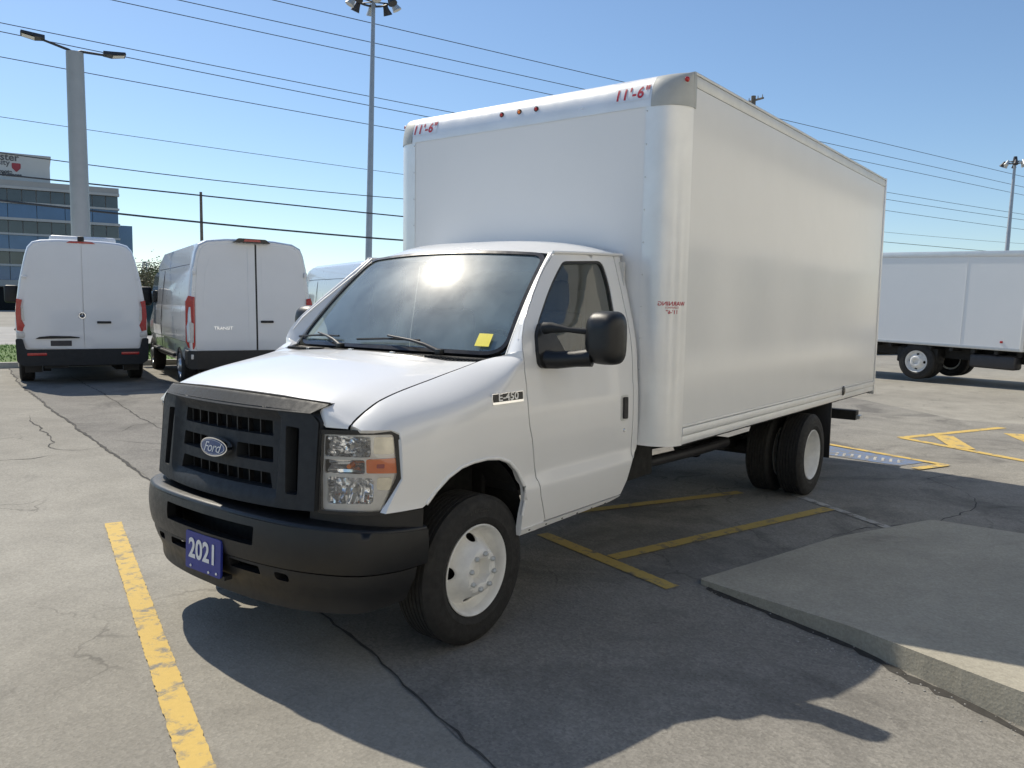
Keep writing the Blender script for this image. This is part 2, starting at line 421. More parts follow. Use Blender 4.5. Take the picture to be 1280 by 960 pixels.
# older coarse asphalt lane to the right of the long joint
jl = [(-4.2, -16.4), (-2.34, -10.53), (-1.68, -8.03), (-1.26, -6.16), (-.93, -4.4), (-.70, -3.4), (-.35, -2.1), (.02, -.8), (.29, .17), (.42, .63), (.58, 1.09), (.72, 1.45), (.82, 1.78), (1.1, 2.6), (1.6, 4.2)]
sheet('asphalt_lane', jl + [(1.9, 6.0), (-12.5, 6.0), (-11.4, 1.4), (-13.4, -.55), (-15.2, -2.6), (-9.5, -15.0)], 'asphalt', .004, 'darker coarse asphalt lane under and behind the truck', 'asphalt', .8)
def ribbon(path, w, jit, sub=.07, taper=True, dz=.0055):
    P = []
    for a, b in zip(path, path[1:]):
        L = math.hypot(b[0]-a[0], b[1]-a[1]); k = max(1, int(L/sub))
        for i in range(k): P.append((lerp(a[0], b[0], i/k), lerp(a[1], b[1], i/k)))
    P.append(path[-1]); out = []
    n = len(P); off = 0
    Lf = []; Rt = []
    for i, p in enumerate(P):
        a = P[max(0, i-1)]; b = P[min(n-1, i+1)]; d = Vector((b[0]-a[0], b[1]-a[1])).normalized(); nn = Vector((-d.y, d.x))
        off = off*.75 + random.uniform(-jit, jit)
        ww = w*random.uniform(.45, 1.3)*(min(1, 4*min(i, n-1-i)/n+.15) if taper else 1)
        c = Vector(p)+nn*off; Lf.append(c+nn*ww/2); Rt.append(c-nn*ww/2)
    V = []; F = []
    for a, b in zip(Lf, Rt):
        V += [(a.x, a.y, gz(a.x, a.y)+dz), (b.x, b.y, gz(b.x, b.y)+dz)]
    for i in range(n-1): F.append((2*i+1, 2*i+3, 2*i+2, 2*i))
    return V, F
for path, w, j in [(jl[:-1], .030, .012), ([(-3.9, -12.6), (-3.46, -11.1), (-3.02, -9.55), (-2.32, -7.14), (-2.03, -5.8), (-1.7, -4.2), (-1.4, -3.0)], .022, .012),
                   ([(-1.22, -7.5), (-1.12, -7.24), (-1.05, -6.9), (-.84, -6.0), (-.80, -5.71), (-.67, -5.55), (-.66, -5.38), (-.82, -5.2), (-1.1, -5.22)], .014, .02),
                   ([(.1, -5.22), (-.1, -5.18), (-.32, -5.1), (-.55, -5.15)], .010, .012), 
                   ([(-1.3, -5.5), (-1.6, -5.0), (-1.55, -4.6), (-1.9, -4.1), (-2.0, -3.6)], .010, .02),
                   ([(-1.25, -6.1), (-1.6, -5.9), (-1.9, -6.15), (-2.3, -6.0)], .009, .02),
                   ([(.2, 1.75), (.32, 2.05), (.5, 2.35), (.6, 2.9)], .009, .012),
                   ([(-3.0, 1.75), (-3.6, 1.95), (-4.2, 2.3), (-5.0, 2.5), (-5.6, 2.3)], .012, .02), ([(-5.6, 2.3), (-6.0, 1.9), (-6.6, 2.2)], .010, .02)]:
    V, F = ribbon(path, w, j*1.15, dz=.0055 if path[0][0] < -.75 or w > .02 else .0025); o = obj('crack', V, F, 'crack', ground)
# painted lines
def line(a, b, w, mat, label, dz=.0085):
    a = Vector(a); b = Vector(b); d = (b-a); L = d.length; d.normalize(); nn = Vector((-d.y, d.x)); k = max(2, int(L/.02)); Lf = []; Rt = []
    V = []; F = []
    for i in range(k+1):
        p = a+d*L*i/k; e1 = nn*(w/2+random.uniform(-.004, .003)); e2 = nn*(w/2+random.uniform(-.004, .003))
        for q in (p+e1, p-e2): V.append((q.x, q.y, gz(q.x, q.y)+dz))
    for i in range(k): F.append((2*i+1, 2*i+3, 2*i+2, 2*i))
    return tag(obj('parking_line', V, F, mat), label, 'parking line', 'painted lot markings', 'structure')
line((.125, -2.53), (1.72, 1.5), .115, 'yellow', 'worn yellow stall line left of the truck bumper')
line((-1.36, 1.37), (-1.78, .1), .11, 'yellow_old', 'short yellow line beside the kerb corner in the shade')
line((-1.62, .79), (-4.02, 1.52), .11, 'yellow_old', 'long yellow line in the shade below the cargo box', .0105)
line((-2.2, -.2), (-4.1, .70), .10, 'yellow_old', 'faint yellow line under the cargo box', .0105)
line((-4.35, 1.12), (-3.55, 2.30), .08, 'white_old', 'pale worn line from the rear wheel to the walkway')
line((-8.72, 1.10), (-10.9, 2.05), .13, 'yellow', 'far edge of the yellow hatched triangle behind the truck')
line((-8.72, 1.12), (-7.6, 3.1), .13, 'yellow', 'near edge of the yellow hatched triangle behind the truck', .0105)
line((-9.35, 1.50), (-8.30, 1.92), .26, 'yellow', 'thick yellow bar across the hatched triangle', .0125)
line((-10.3, 2.25), (-8.6, 3.0), .26, 'yellow', 'thick yellow bar at the right photo edge')
sheet('accessible_bay_marking', [(-7.38, .50), (-6.98, 1.72), (-6.55, 1.55), (-6.72, .50)], 'blue_paint', .0085, 'worn blue painted bay marking behind the rear wheel', 'marking', .3)
line((-7.50, .42), (-6.93, 1.96), .10, 'yellow', 'yellow far border of the blue bay marking', .0125)
line((-6.93, 1.93), (-6.45, 1.72), .11, 'yellow', 'yellow right border of the blue bay marking', .0145)
for i in range(9):
    y = .78+i*.085; line((-6.93, y), (-6.72, y+.04), .03, 'white_old', 'small pale hatch stroke on the blue bay marking', .0105)
# raised concrete walkway with a worn kerb
def wz(x, y): return min(.165, .035+.068*max(0, y-1.5))
walk = [(-1.50, 1.52), (-1.20, 2.43), (-.78, 3.24), (.85, 7.55), (-2.75, 7.55), (-3.66, 3.05), (-3.86, 2.34), (-3.45, 2.12), (-2.95, 1.86), (-2.3, 1.68)]
walk[0] = (-1.54, 1.46); walk = rounded(walk, [.03, .1, .2, 0, 0, .06, .06, .2, .2, .2], 4)
walk = [(x+random.uniform(-.001, .001), y+random.uniform(-.001, .001)) for x, y in resample(walk, .05)]
KW = .16
wk = panel('walkway', walk, [], lambda x, y: (x, y, wz(x, y)), 'walk', None, .2, lambda p: (0, 0, -p.z-.05), UP, 40)
eb_ = [(-2.3, 1.665), (-1.95, 1.60), (-1.70, 1.545), (-1.49, 1.56), (-1.18, 2.42), (-.755, 3.235), (-.2, 4.7)]
obj('kerb_dirt_joint', *ribbon(eb_, .07, .012, .06, False), 'crack', wk)
obj('kerb_dirt_joint', *ribbon([(-2.3, 1.67), (-2.95, 1.85), (-3.45, 2.11), (-3.87, 2.33)], .035, .012, .06), 'crack', wk)
tag(wk, 'raised concrete walkway with a worn kerb at lower right', 'walkway', None, 'structure')
# rubble and grit along the kerb foot
bm = bmesh.new()
for i in range(170):
    t = random.random(); x = lerp(-1.5, -.5, t)+random.gauss(.03, .05)+.02; y = lerp(1.5, 3.9, t)+random.gauss(0, .05); s = random.uniform(.0015, .006)
    g = bmesh.ops.create_icosphere(bm, subdivisions=1, radius=s)
    for v in g['verts']: v.co = Vector((v.co.x*random.uniform(.7, 1.4), v.co.y*random.uniform(.7, 1.4), v.co.z*.7)) + Vector((x, y, .004+s*.4))
tag(from_bm('grit', bm, 'road'), 'loose grit along the foot of the kerb', 'grit', None, 'stuff')

# ------------------------------------------------------------------ box truck (front of the truck towards +x, axle of the front wheels at x = 0)
SZ = [.42, .60, .745, .785, 1.0, 1.20, 1.35, 1.45, 1.52, 1.71, 2.02, 2.1]
SY = [.985, 1.012, 1.022, 1.004, 1.012, 1.008, .998, .986, .975, .93, .852, .832]
def S(x, z):
    y = herm(SZ, SY, z)
    if x > .1: y -= .30*(x-.1)**2
    if z > 1.45: y -= .10*smst(-1.3, -.65, x)*(z-1.45)/.55
    if 1.2 < z < 1.23: y -= .004*(z-1.2)/.03
    elif 1.23 <= z < 1.42: y -= .004*(1.42-z)/.19
    return y
def side(x, z): return (x, S(x, z), z)
SX = [-.36, -.16, .13, .48, .60, .66]; SEAMZ = [1.455, 1.398, 1.335, 1.255, 1.195, 1.15]; SEAMY = [.935, .805, .795, .79, .785, .78]
def zs(x): return herm(SX, SEAMZ, x)
def ysm(x): return herm(SX, SEAMY, x)
def zb(x): return zs(x)-lerp(.17, .035, smst(.05, .32, -x))
def fend(x, h):
    b = zb(x)
    if h <= b:
        # wheel arch lip
        return side(x, h)
    t = min(1, (h-b)/.3); y0 = S(x, b); y1 = ysm(x); z1 = zs(x)
    kk = (z1-b)/.17; P = ((y0, b), (y0-.003, b+.10*kk), (y1+.07*min(1, (y0-y1)/.15), z1-.012*kk), (y1, z1)); a = ((1-t)**3, 3*t*(1-t)**2, 3*t*t*(1-t), t**3)
    return (x, sum(a[i]*P[i][0] for i in range(4)), sum(a[i]*P[i][1] for i in range(4)))
def gril(y, z, d=0.): return (.825-.20*y*y-.10*(z-1.0)+d, y, z)
def polyl(s, P, L):
    return herm(L, [p[0] for p in P], s), herm(L, [p[1] for p in P], s)
def arclen(P):
    L = [0]
    for a, b in zip(P, P[1:]): L.append(L[-1]+math.hypot(b[0]-a[0], b[1]-a[1]))
    return L
HP = [(.745, .60), (.71, .70), (.66, .80), (.59, .885), (.51, .945), (.42, .985), (.36, 1.0)]; HL = arclen(HP)
def head(s, z, d=0.):
    x, y = polyl(s, HP, HL); x1, y1 = polyl(s+.01, HP, HL); nx, ny = (y1-y), -(x1-x); k = math.hypot(nx, ny)
    return (x-.06*(z-.95)+nx/k*d, y+ny/k*d, z)
BP = [(.892, 0), (.885, .2), (.868, .38), (.835, .56), (.785, .70), (.725, .81), (.64, .90), (.5, .962), (.34, .98)]; BL = arclen(BP)
def bpt(s, z, d=0.):
    a = abs(s); x, y = polyl(a, BP, BL); x1, y1 = polyl(a+.01, BP, BL); nx, ny = (y1-y), -(x1-x); k = math.hypot(nx, ny)
    return (x+nx/k*d, math.copysign(y+ny/k*d, s), z)

truck = empty('box_truck', (0, 0, 0), 0, 'white box truck with dark grey grille and 2021 plate in front', 'box truck')
def both(name, V, F, mat, smooth=35, parent=None):
    a = obj(name, V, F, mat, parent or truck, smooth); v2, f2 = mir(V, F); b = obj(name, v2, f2, mat, parent or truck, smooth)
    return a, b
INW = lambda p: (0, -.03, 0)
# fenders
arch = [(-.303, .50), (-.306, .60), (-.321, .682), (-.312, .759), (-.262, .845), (-.19, .902), (-.109, .932), (-.01, .945), (.09, .943), (.18, .930), (.26, .895), (.33, .842), (.385, .786), (.41, .774)]
dfront = [(-.322, 1.458), (-.326, 1.351), (-.337, 1.288), (-.344, 1.168), (-.359, 1.065), (-.382, .995), (-.411, .862), (-.432, .781), (-.447, .734), (-.463, .673), (-.50, .59), (-.525, .53)]
fo = [(x+.009, z) for x, z in reversed(dfront)][:-1]
topx = [-.316, -.24, -.16, -.05, .1, .25, .4, .5, .58, .63, .655]
fo = [(-.44, .492)] + fo + [(-.316, 1.40)] + [(x, zb(x)+.3) for x in topx[:]]
def solve_h(x, z):
    lo, hi = zb(x), zb(x)+.3
    for _ in range(30):
        m = (lo+hi)/2
        if fend(x, m)[2] < z: lo = m
        else: hi = m
    return lo
fo += [(x, solve_h(x, 1.139)) for x in (.648, .63, .61, .59, .57, .55)]
fo += [(.535, 1.139), (.523, 1.128), (.515, .92), (.594, .774)] + [a for a in reversed(arch)]
def flp(p):
    return (0, -.035, 0) if p.z < 1.1 else (-.01, -.02, -.02)
V, F = panel_data(fo, [], fend, .035, flp, (0, 1, 0)); fenders = both('fender', V, F, 'paint', 40)
# wheel arch lip roll and dark well
lipP = [(x, S(x, z)-.004, z) for x, z in arch[1:-1]]
V, F = tube_data(lipP, .011, 8); both('arch_lip', V, F, 'paint', 50)
wellV = []; wellF = []
NW = 20
for k in range(NW+1):
    q = R(6)+R(168)*k/NW
    for y in (.99, .55): wellV.append((.02+.47*math.cos(q)*.86, min(y, .965), .46+.49*math.sin(q)))
for k in range(NW): wellF.append((2*k, 2*k+1, 2*k+3, 2*k+2))
wellF.append(tuple(2*k+1 for k in range(NW+1)))
both('wheel_well', wellV, wellF, 'void')
# doors
drear = [(-1.417, 2.012), (-1.431, 1.794), (-1.443, 1.615), (-1.445, 1.436), (-1.446, 1.2), (-1.447, .80), (-1.447, .743), (-1.43, .70), (-1.395, .612), (-1.335, .53)]
dfr = [(-.864, 1.992), (-.70, 1.865), (-.531, 1.724), (-.44, 1.642), (-.394, 1.597), (-.34, 1.52)] + dfront
do = dfr + [p for p in reversed(drear)] + [(-1.2, 2.006), (-1.011, 2.0)]
win = rounded([(-.921, 1.955), (-1.275, 1.975), (-1.307, 1.83), (-1.300, 1.43), (-.47, 1.415), (-.455, 1.50), (-.52, 1.605)], [.03, .06, .05, .05, .03, .03, .03])
def inset(poly, d):
    c = Vector((sum(p[0] for p in poly)/len(poly), sum(p[1] for p in poly)/len(poly))); out = []
    N = len(poly)
    for i in range(N):
        a = Vector(poly[i-1]); p = Vector(poly[i]); b = Vector(poly[(i+1) % N]); t = (b-a); t.normalize(); nn = Vector((-t.y, t.x))
        if nn.dot(c-p) < 0: nn = -nn
        q = p+nn*d; out.append((q.x, q.y))
    return out
V, F = panel_data(do, [win], side, .04, INW, (0, 1, 0), (0, -.02, 0)); doors = both('door', V, F, 'paint', 35)
wi = inset(win, .016)
def sub_both(name, V, F, mat, smooth=35):
    obj(name, V, F, mat, doors[0], smooth); v2, f2 = mir(V, F); obj(name, v2, f2, mat, doors[1], smooth)
V, F = panel_data(inset(win, -.004), [wi], lambda x, z: (x, S(x, z)-.006, z), .05, (0, -.02, 0), (0, 1, 0)); sub_both('window_seal', V, F, 'black')
V, F = panel_data(inset(win, .01), [], lambda x, z: (x, S(x, z)-.016, z), .12, None, (0, 1, 0)); sub_both('door_glass', V, F, 'sideglass')
V, F = panel_data([(-1.4, .62), (-.55, .62), (-.42, 1.39), (-1.4, 1.40)], [], lambda x, z: (x, S(x, z)-.06, z), .2, None, (0, -1, 0)); sub_both('door_trim', V, F, 'dash')
# door handle with recess, key lock
V, F = panel_data(rounded([(-1.295, .995), (-1.385, .995), (-1.385, 1.155), (-1.295, 1.155)], .02), [], lambda x, z: (x, S(x, z)+.003, z), .04, (0, -.01, 0), (0, 1, 0)); sub_both('handle_recess', V, F, 'alu_dull')
V, F = panel_data(rounded([(-1.318, 1.008), (-1.368, 1.008), (-1.368, 1.142), (-1.318, 1.142)], .012), [], lambda x, z: (x, S(x, z)+.016-.6*(x+1.343)**2*10, z), .03, (0, -.02, 0), (0, 1, 0)); sub_both('door_handle', V, F, 'black')
V, F = lathe_data([(0, .006), (.012, .006), (.014, 0)], 14); V = [Vector((v[0]-1.35, v[1]+S(-1.35, .935), v[2]+.935)) for v in V]; sub_both('key_lock', V, F, 'chrome')
# sill below the door
so = [(-.44, .527), (-.30, .527), (-.303, .492), (-1.205, .508), (-1.215, .516), (-1.33, .523)]
V, F = panel_data([(-.303, .49), (-.303, .524), (-1.33, .524), (-1.30, .517), (-1.205, .505)], [], lambda x, z: (x, S(x, z)+.006-.25*(.524-z), z), .05, (0, -.08, 0), (0, 1, 0)); both('sill', V, F, 'paint')
V, F = [], []
for s in (1, -1):
    for i in range(6):
        x = -.38-.155*i; y = S(x, .507)*s; box('sill_clip', (x-.006, y-.004, .503), (x+.006, y+.004, .509), 'black', truck)
# rear pillar of the cab
crear = [(-1.50, 2.018), (-1.508, 1.796), (-1.512, 1.627), (-1.512, 1.439), (-1.512, 1.197), (-1.515, 1.0), (-1.527, .83), (-1.52, .80)]
po = [(x-.009, z) for x, z in drear[:7]] + list(reversed(crear))
V, F = panel_data(po, [], side, .05, INW, (0, 1, 0)); both('cab_pillar', V, F, 'paint')
# windscreen surface
def wind(u, v):
    xb = -.20-.12*u*u; yb = .865*u; zb_ = 1.432-.008*u*u
    xt = -.815-.055*u*u; yt = .745*u; zt = 2.028-.03*u*u
    b = 4*v*(1-v)*.022
    return Vector((lerp(xb, xt, v)+b*.64, lerp(yb, yt, v), lerp(zb_, zt, v)+b*.76))
wo_ = rounded([(-1, 0), (1, 0), (1, 1), (-1, 1)], [.16, .16, .12, .12], 7)
wi_ = rounded([(-.975, .03), (.975, .03), (.968, .968), (-.968, .968)], [.13, .13, .1, .1], 7)
panel('windshield', inset(wo_, .01), [], lambda u, v: wind(u, v)+Vector((-.004, 0, -.004)), 'windshield', truck, .07, None, (1, 0, 1))
panel('windshield_seal', wo_, [wi_], lambda u, v: wind(u, v)+Vector((.002, 0, .002)), 'gloss_black', truck, .06, (-.012, 0, -.014), (1, 0, 1))
# windscreen pillars
pf = dfr[:7]
def apil(u, v):
    v = 1-v
    e = wind(1.0, max(0.0, min(1, v))); i = v*(len(pf)-1)
    tt = 1-v; k = tt*(len(pf)-1); a = int(min(len(pf)-2, k)); f = k-a
    x = lerp(pf[a][0], pf[a+1][0], f)+.007; z = lerp(pf[a][1], pf[a+1][1], f); d = Vector(side(x, z))
    p = e.lerp(d, u); b = 4*u*(1-u)*.016
    return p+Vector((b*.55, b*.6, b*.5))
V = [apil(i/8, j/16) for j in range(17) for i in range(9)]; F = [(j*9+i, (j+1)*9+i, (j+1)*9+i+1, j*9+i+1) for j in range(16) for i in range(8)]
both('windshield_pillar', V, F, 'paint', 50)
V, F = tube_data([wind(1.0, v/14)+Vector((.003, .008, .003)) for v in range(0, 15)], .0055, 8); both('pillar_trim', V, F, 'alu_dull', 50)
# bridging corner between fender, cowl and pillar foot
def foot(u, v):
    a = apil(u, 1.0); x = lerp(-.20, -.317, u); b = Vector(fend(x, zb(x)+.3*(1 if u < .7 else lerp(1, .0, (u-.7)/.3))))
    return a.lerp(b, v)+Vector((0, 0, .002-.004*v))
V = [foot(i/8, j/3) for j in range(4) for i in range(9)]; F = [(j*9+i, (j+1)*9+i, (j+1)*9+i+1, j*9+i+1) for j in range(3) for i in range(8)]
both('pillar_foot', V, F, 'paint', 60)
# roof
def roof(u, v):
    a = 2*u-1; f = wind(a, 1.0)
    x = lerp(f.x, -1.52, v); yw = lerp(.745, S(-1.5, 2.02)-.004, min(1, v*1.6)**.8) if v > 0 else .745
    yw = lerp(.745, .850, smst(0, .55, v)); ze = lerp(f.z if False else 1.998, 2.028, smst(0, .6, v)); zc = herm([0, .12, .35, .7, 1], [2.028, 2.068, 2.102, 2.112, 2.105], v)
    z = ze+(zc-ze)*(1-abs(a)**(2.2+1.6*min(1, v*3)))
    return (x, yw*a, z)
grid('cab_roof', roof, 36, 22, 'paint', truck, 60)
V, F = tube_data([(lerp(-.86, -1.51, t/12), S(lerp(-.86, -1.51, t/12), 2.005)+.006, lerp(2.0, 2.022, t/12)+.004) for t in range(13)], .010, 8); both('drip_rail', V, F, 'paint', 50)
# hood
HXc = [-.2, .06, .33, .53, .66, .72, .79]; HZc = [1.432, 1.408, 1.364, 1.318, 1.277, 1.252, 1.215]
def hx0(y): return -.095-.075*(y/.8)**2
def hx1(y): return herm([0, .3, .6, .66, .72, .79], [.763, .745, .693, .680, .664, .640], abs(y))
def hoodz(x, y):
    a = abs(y); c = herm(HXc, HZc, x); z6 = c-.030*(min(a, .62)/.62)**2
    if a <= .60: return z6
    ye = ysm(x); t = min(1, (a-.60)/(ye-.60)); e = zs(x)
    return lerp(z6, e, t**1.5)
def hood(u, v):
    yy = (2*u-1)
    if v <= .9:
        t = v/.9; y = yy*.785; x = lerp(hx0(y), hx1(y), t)
        ye = ysm(x)-.008; y = yy*ye; return (x, y, hoodz(x, y)+.003*math.sin(math.pi*t)*0)
    t = (v-.9)/.1; y = yy*.78; x = hx1(y); z0 = hoodz(x, y); k = smst(.60, .66, abs(y)); z1 = lerp(1.19, 1.142, k); q = t*math.pi/2
    return (x+lerp(-.01, .030, k)*math.sin(q), y, z0-(z0-z1)*(1-math.cos(q)))
grid('hood', hood, 44, 40, 'paint', truck, 55, True)
# cowl with louvres
def cowl(u, v):
    y = (2*u-1)*.83; a = wind(y/.865, -.012); x0 = hx0(y)+.015
    return (lerp(x0, a.x-.01, v), y, lerp(hoodz(hx0(y), y*.94)-.012, a.z-.004, v))
grid('cowl', cowl, 30, 4, 'black', truck, 60, True)
for s in (1, -1):
    for i in range(16):
        y = s*(.46+i*.023); p = Vector(cowl((y/.83+1)/2, .5)); box('cowl_louvre', p+Vector((-.035, -.004, .0)), p+Vector((.035, .004, .010)), 'plastic', truck)
for y in (-.55, -.12, .22):
    p = Vector(cowl((y/.83+1)/2, .35)); box('washer_nozzle', p+Vector((-.012, -.016, 0)), p+Vector((.012, .016, .014)), 'alu_dull', truck, .004)
# wipers
def wiper(y0, y1):
    p0 = wind(y0/.865, -.02)+Vector((.02, 0, .02)); p1 = wind(y1/.865, .085)+Vector((.02, 0, .022)); m = p0.lerp(p1, .5)+Vector((.014, 0, .018))
    w = tube('wiper', [p0, p0.lerp(m, .5)+Vector((.004, 0, .008)), m, p1], [.013, .010, .008, .006], 'darkmetal', truck, 8)
    a = wind((y1-.26)/.865, .055)+Vector((.012, 0, .012)); b = wind((y1+.24)/.865, .075)+Vector((.012, 0, .012))
    tube('wiper_blade', [a, a.lerp(b, .5)+Vector((.006, 0, .006)), b], .0065, 'black', w, 6)
    lo = p0-Vector((.02, .02, .015)); box('wiper_pivot', lo, p0+Vector((.02, .02, .015)), 'black', w, .006)
wiper(.50, .08); wiper(-.28, -.62)
# year tag sticker and papers on the dash
c = wind(.82, .115)
def tagpt(a, b): return wind(.83+a/.86, .115+b/.86)+Vector((.006, 0, .006))
panel('price_tag', [(-.042, -.045), (.042, -.045), (.042, .045), (-.042, .045)], [], tagpt, 'yellow_tag', truck, .04, None, (1, 0, 1))
# interior
box('dashboard', (-.86, -.80, 1.02), (-.36, .80, 1.37), 'dash', truck, .06, 4)
box('dash_paper', (-.55, -.55, 1.374), (-.36, -.15, 1.380), 'paper', truck)
sw = []
for k in range(33):
    q = 2*math.pi*k/32; p = Vector((math.cos(q)*.0, math.sin(q)*.19, math.cos(q)*.19)); p.rotate(Matrix.Rotation(R(35), 4, 'Y').to_euler()); sw.append(p+Vector((-.90, .42, 1.38)))
st = tube('steering_wheel', sw, .014, 'black', truck, 8)
V, F = tube_data([(-.9, .42, 1.38), (-.75, .42, 1.25)], .03, 8); obj('steering_column', V, F, 'black', st)
V, F = tube_data([(-.9, .24, 1.38), (-.905, .42, 1.38), (-.9, .60, 1.38)], .013, 8); obj('spoke', V, F, 'black', st)
for y in (.45, -.45):
    s = box('seat_back', (-1.36, y-.25, .95), (-1.20, y+.25, 1.66), 'seat', truck, .05, 4)
    box('headrest', (-1.36, y-.14, 1.64), (-1.25, y+.14, 1.86), 'seat', s, .04, 4)
    box('seat_cushion', (-1.25, y-.25, .86), (-.72, y+.25, 1.02), 'seat', truck, .05, 4)
box('cab_floor', (-1.5, -.95, .72), (-.30, .95, .76), 'black', truck)
box('cab_back_wall', (-1.49, -.93, .76), (-1.475, .93, 1.35), 'liner', truck)
boxes('cab_back_frame', [((-1.49, -.90, 1.35), (-1.475, -.62, 1.98)), ((-1.49, .62, 1.35), (-1.475, .90, 1.98)), ((-1.49, -.62, 1.80), (-1.475, .62, 2.02))], 'liner', truck)
boxes('hood_light_blocker', [((-.26, -.70, .48), (.58, .70, 1.10)), ((-.20, -.76, 1.11), (.56, .76, 1.13))], 'void', truck)  # unseen solid added under the hood to stop sun leaking through seams
box('firewall', (-.30, -.76, .55), (-.27, .76, 1.36), 'void', truck)
box('sun_visor', (-.99, .12, 1.90), (-.93, .62, 1.985), 'liner', truck, .01)
# mirrors
def mirror(sgn, dx, name='mirror'):
    P = lambda x, y, z: Vector((x+(dx if y > 1.05 else 0), sgn*(y-(.06 if (sgn < 0 and y > 1.05) else 0)), z))
    sail = rounded([(-.525, 1.61), (-.455, 1.545), (-.425, 1.45), (-.430, 1.385), (-.465, 1.362), (-.60, 1.372), (-.70, 1.40), (-.66, 1.47), (-.62, 1.55)], .03)
    V, F = panel_data(sail, [], lambda x, z: (x, S(x, z)+.022, z), .03, (0, -.03, 0), (0, 1, 0))
    if sgn < 0: V, F = mir(V, F)
    m = obj(name, V, F, 'bumper', truck, 40)
    V, F = tube_data([P(-.50, .99, 1.575), P(-.50, 1.03, 1.58), P(-.53, 1.12, 1.57), P(-.56, 1.22, 1.565)], [.034, .030, .014, .018], 10); obj('upper_arm', V, F, 'plastic', m, 50)
    V, F = tube_data([P(-.50, .99, 1.41), P(-.52, 1.06, 1.408), P(-.55, 1.16, 1.42), P(-.575, 1.24, 1.43)], [.050, .046, .044, .05], 12); obj('lower_arm', V, F, 'bumper', m, 50)
    # shell: rounded bowl, convex to the front
    V = []; F = []; n = 28; rows = [(0, .0), (.35, .0), (.65, -.006), (.85, -.025), (.96, -.055), (1.0, -.09), (1.0, -.13), (.96, -.135)]
    for f, xo in rows:
        for k in range(n):
            q = 2*math.pi*k/n; e = 3.6
            cx = math.copysign(abs(math.cos(q))**(2/e), math.cos(q)); cz = math.copysign(abs(math.sin(q))**(2/e), math.sin(q))
            V.append(P(-.525+xo, 1.300+.102*f*cx, 1.532+.140*f*cz))
    for j in range(len(rows)-1):
        for k in range(n):
            q = (j*n+k, j*n+(k+1) % n, (j+1)*n+(k+1) % n, (j+1)*n+k); F.append(q if sgn > 0 else q[::-1])
    obj('mirror_shell', V, F, 'bumper', m, 45)
    box('mirror_glass', P(-.654, 1.22, 1.42) if sgn > 0 else P(-.654, 1.385, 1.42), (P(-.650, 1.385, 1.645) if sgn > 0 else P(-.650, 1.22, 1.645)), 'chrome', m)
mirror(1, 0); mirror(-1, -.10)
# grille
gh = []
sl = rounded([(.468, 1.135), (.545, 1.130), (.560, .83), (.492, .83)], .012); gh += [sl, [(-a, b) for a, b in sl]]
for z1, z0 in ((1.145, 1.076), (1.025, .954), (.906, .836)):
    if z1 == 1.025:
        a = rounded([(.125, z1), (.373, z1), (.378, z0), (.125, z0)], .008); gh += [a, [(-p, q) for p, q in a]]
    else: gh.append(rounded([(-.365, z1), (.365, z1), (.385 if z0 < .9 else .37, z0), (-.385 if z0 < .9 else -.37, z0)], .008))
go = [(-.60, 1.205), (-.3, 1.212), (0, 1.214), (.3, 1.212), (.60, 1.205), (.645, 1.16), (.648, 1.0), (.655, .77), (.5, .762), (.2, .76), (0, .76), (-.2, .76), (-.5, .762), (-.655, .77), (-.648, 1.0), (-.645, 1.16)]
gr = panel('grille', go, gh, lambda y, z: gril(y, z, -.028*smst(.445, .42, abs(y)) * smst(1.178, 1.160, z) * smst(.80, .818, z)), 'plastic', truck, .03, (-.10, 0, 0), (1, 0, 0), 30, (-.06, 0, 0))
# sloping top brow of the grille frame
def brow(u, v):
    y = (2*u-1)*.652; yy = lerp(y*.925, y, min(1, v*1.4)); x = gril(yy, 1.2)[0]
    if v < .85: t = v/.85; return (x+.006-.052*t, yy, 1.200+.062*t-.022*abs(yy/.652)**2*t)
    t = (v-.85)/.15; return (x-.046-.05*t, yy, 1.262+.002*t-.022*abs(yy/.652)**2)
grid('grille_brow', brow, 44, 14, 'plastic', gr, 25)
obj('gap_shade_strip', *tube_data([Vector(brow(k/30, .86))+Vector((-.006, 0, .001)) for k in range(31)], .006, 6), 'void', gr)  # black tube added to draw in the shade between hood and brow
for s in (1, -1):
    P = [Vector(gril(s*.655, lerp(.77, 1.16, j/7))) for j in range(8)]+[Vector(gril(s*.64, 1.18))]+[Vector(brow(1.0 if s > 0 else 0.0, j/6*.85)) for j in range(7)]
    V = []; F = []
    for p in P: V += [p, p+Vector((-.12, -s*.004, 0))]
    for j in range(len(P)-1): F.append((2*j, 2*j+2, 2*j+3, 2*j+1))
    obj('grille_cheek', V, F, 'plastic', gr, 40)
box('radiator', (.60, -.60, .72), (.64, .60, 1.20), 'void', truck)
for z1, z0 in ((1.145, 1.076), (1.025, .954), (.906, .836)):
    for i in range(-4, 5):
        y = i*.085
        if abs(i) == 1 and z1 == 1.025 or (i == 0 and z1 == 1.025): continue
        box('grille_rib', (gril(y, 1)[0]-.085, y-.004, z0), (gril(y, 1)[0]-.06, y+.004, z1), 'black', gr)
